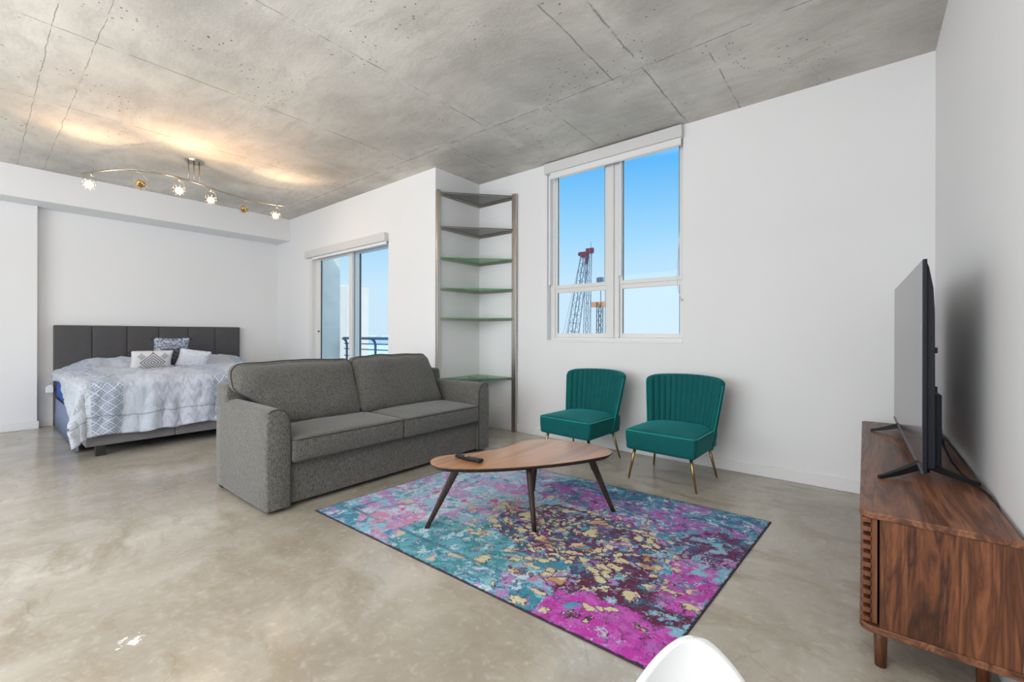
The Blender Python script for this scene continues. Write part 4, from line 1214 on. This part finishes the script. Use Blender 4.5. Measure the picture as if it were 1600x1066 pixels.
bm = new_bm(); box(bm, -46.0, -42.9, 84, 84.8, 7.0, 8.2); P('mast_cap', bm, M['craneorange'], pd, bevel=.1)
bm = new_bm()
for x in (-43.4, -42.5): tube(bm, [(x, 84.4, -60), (x, 84.4, 8)], .08, 5)
tube(bm, [(-43.9, 84.4, 13), (-43.9, 84.4, 8)], .1, 5); box(bm, -42.5, -42.1, 84.2, 84.6, 4.6, 5.4)
P('guide_rod', bm, M['cranesteel'], pd)

# ------------------------------------------------------------------ world
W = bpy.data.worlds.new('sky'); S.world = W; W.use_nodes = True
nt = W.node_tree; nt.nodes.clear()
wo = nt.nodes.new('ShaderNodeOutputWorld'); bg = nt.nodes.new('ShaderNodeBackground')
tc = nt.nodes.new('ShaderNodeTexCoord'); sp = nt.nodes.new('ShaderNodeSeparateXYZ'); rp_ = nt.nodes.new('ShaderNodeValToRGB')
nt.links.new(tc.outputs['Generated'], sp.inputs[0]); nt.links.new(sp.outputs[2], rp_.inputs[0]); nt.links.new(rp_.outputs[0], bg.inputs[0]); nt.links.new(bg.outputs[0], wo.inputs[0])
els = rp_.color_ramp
stops = [(0.0, srgb(208, 232, 250)), (.10, srgb(205, 233, 254)), (.22, srgb(160, 216, 254)), (.36, srgb(98, 186, 252)), (.50, (1.1, 1.6, 2.2)), (.75, (2.2, 2.5, 2.9)), (1.0, (2.2, 2.5, 2.9))]  # upper stops brightened above the visible sky as fill for the room
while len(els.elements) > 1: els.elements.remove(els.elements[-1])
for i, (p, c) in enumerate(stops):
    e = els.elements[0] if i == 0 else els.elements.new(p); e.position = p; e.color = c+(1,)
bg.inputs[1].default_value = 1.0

# ------------------------------------------------------------------ lights
def area(name, loc, rot, sx, sy, power, col=(1, 1, 1), spread=None):
    l = bpy.data.lights.new(name, 'AREA'); l.shape = 'RECTANGLE'; l.size = sx; l.size_y = sy; l.energy = power; l.color = col
    if spread: l.spread = spread
    o = bpy.data.objects.new(name, l); COL.objects.link(o); o.location = loc; o.rotation_euler = rot; return o
area('rear_fill_light', (-3.1, YREAR+.03, 1.6), (R(90), 0, 0), 5.4, 2.4, 160, (.97, .985, 1))  # added fill light standing in the rear opening
area('upward_fill_light', (-1.5, -1.3, 2.0), (R(180), 0, 0), 2.6, 1.4, 128, (.98, .985, 1))  # added fill aimed up to brighten the ceiling, no real fixture
area('overhead_fill_light', (-.9, -.9, 2.9), (0, 0, 0), 1.3, .9, 30, (1, .985, .96))  # added overhead fill for the right side, no real fixture
sun = bpy.data.lights.new('sun', 'SUN'); sun.energy = 1.7; sun.angle = R(2); sun.color = (1, .95, .88)
so = bpy.data.objects.new('sun', sun); COL.objects.link(so); so.rotation_euler = Vector((-.62, .45, -.64)).to_track_quat('-Z', 'Y').to_euler()
for (hx_, hy_), lit, off in HEADS:
    if not lit: continue
    l = bpy.data.lights.new('track_bulb', 'SPOT'); l.energy = 16; l.color = (1, .60, .32); l.spot_size = R(110); l.spot_blend = .9; l.shadow_soft_size = .02
    o = bpy.data.objects.new('track_bulb', l); COL.objects.link(o); o.location = (hx_+.09, hy_-.03, RZ-.21)
    tgt = Vector((hx_+.9, hy_-.1, CZ+.12)); o.rotation_euler = (tgt-o.location).to_track_quat('-Z', 'Y').to_euler()

for (hx_, hy_), lit, off in HEADS:
    if not lit: continue
    l = bpy.data.lights.new('track_bulb_glow', 'POINT'); l.energy = 3; l.color = (1, .74, .48); l.shadow_soft_size = .025
    o = bpy.data.objects.new('track_bulb_glow', l); COL.objects.link(o); o.location = (hx_+.10, hy_-.04, RZ-.15)

# ------------------------------------------------------------------ camera
cd = bpy.data.cameras.new('camera'); cam = bpy.data.objects.new('camera', cd); COL.objects.link(cam); S.camera = cam
cd.sensor_fit = 'HORIZONTAL'; cd.sensor_width = 36; cd.lens = 36*680/1600
cd.shift_y = -(533-522.3)/1600
cd.clip_start = .02; cd.clip_end = 8000
cam.location = (0, 0, 1.15)
roll = math.atan(1.5/800)
cam.matrix_world = Matrix.Translation((0, 0, 1.15)) @ Matrix.Rotation(R(39.0), 4, 'Z') @ Matrix.Rotation(R(90), 4, 'X') @ Matrix.Rotation(roll, 4, 'Z')

vs = S.view_settings; vs.view_transform = 'Standard'; vs.look = 'None'; vs.gamma = 1; vs.use_curve_mapping = False; vs.exposure = 0.07
try: S.cycles.use_denoising = True
except Exception: pass
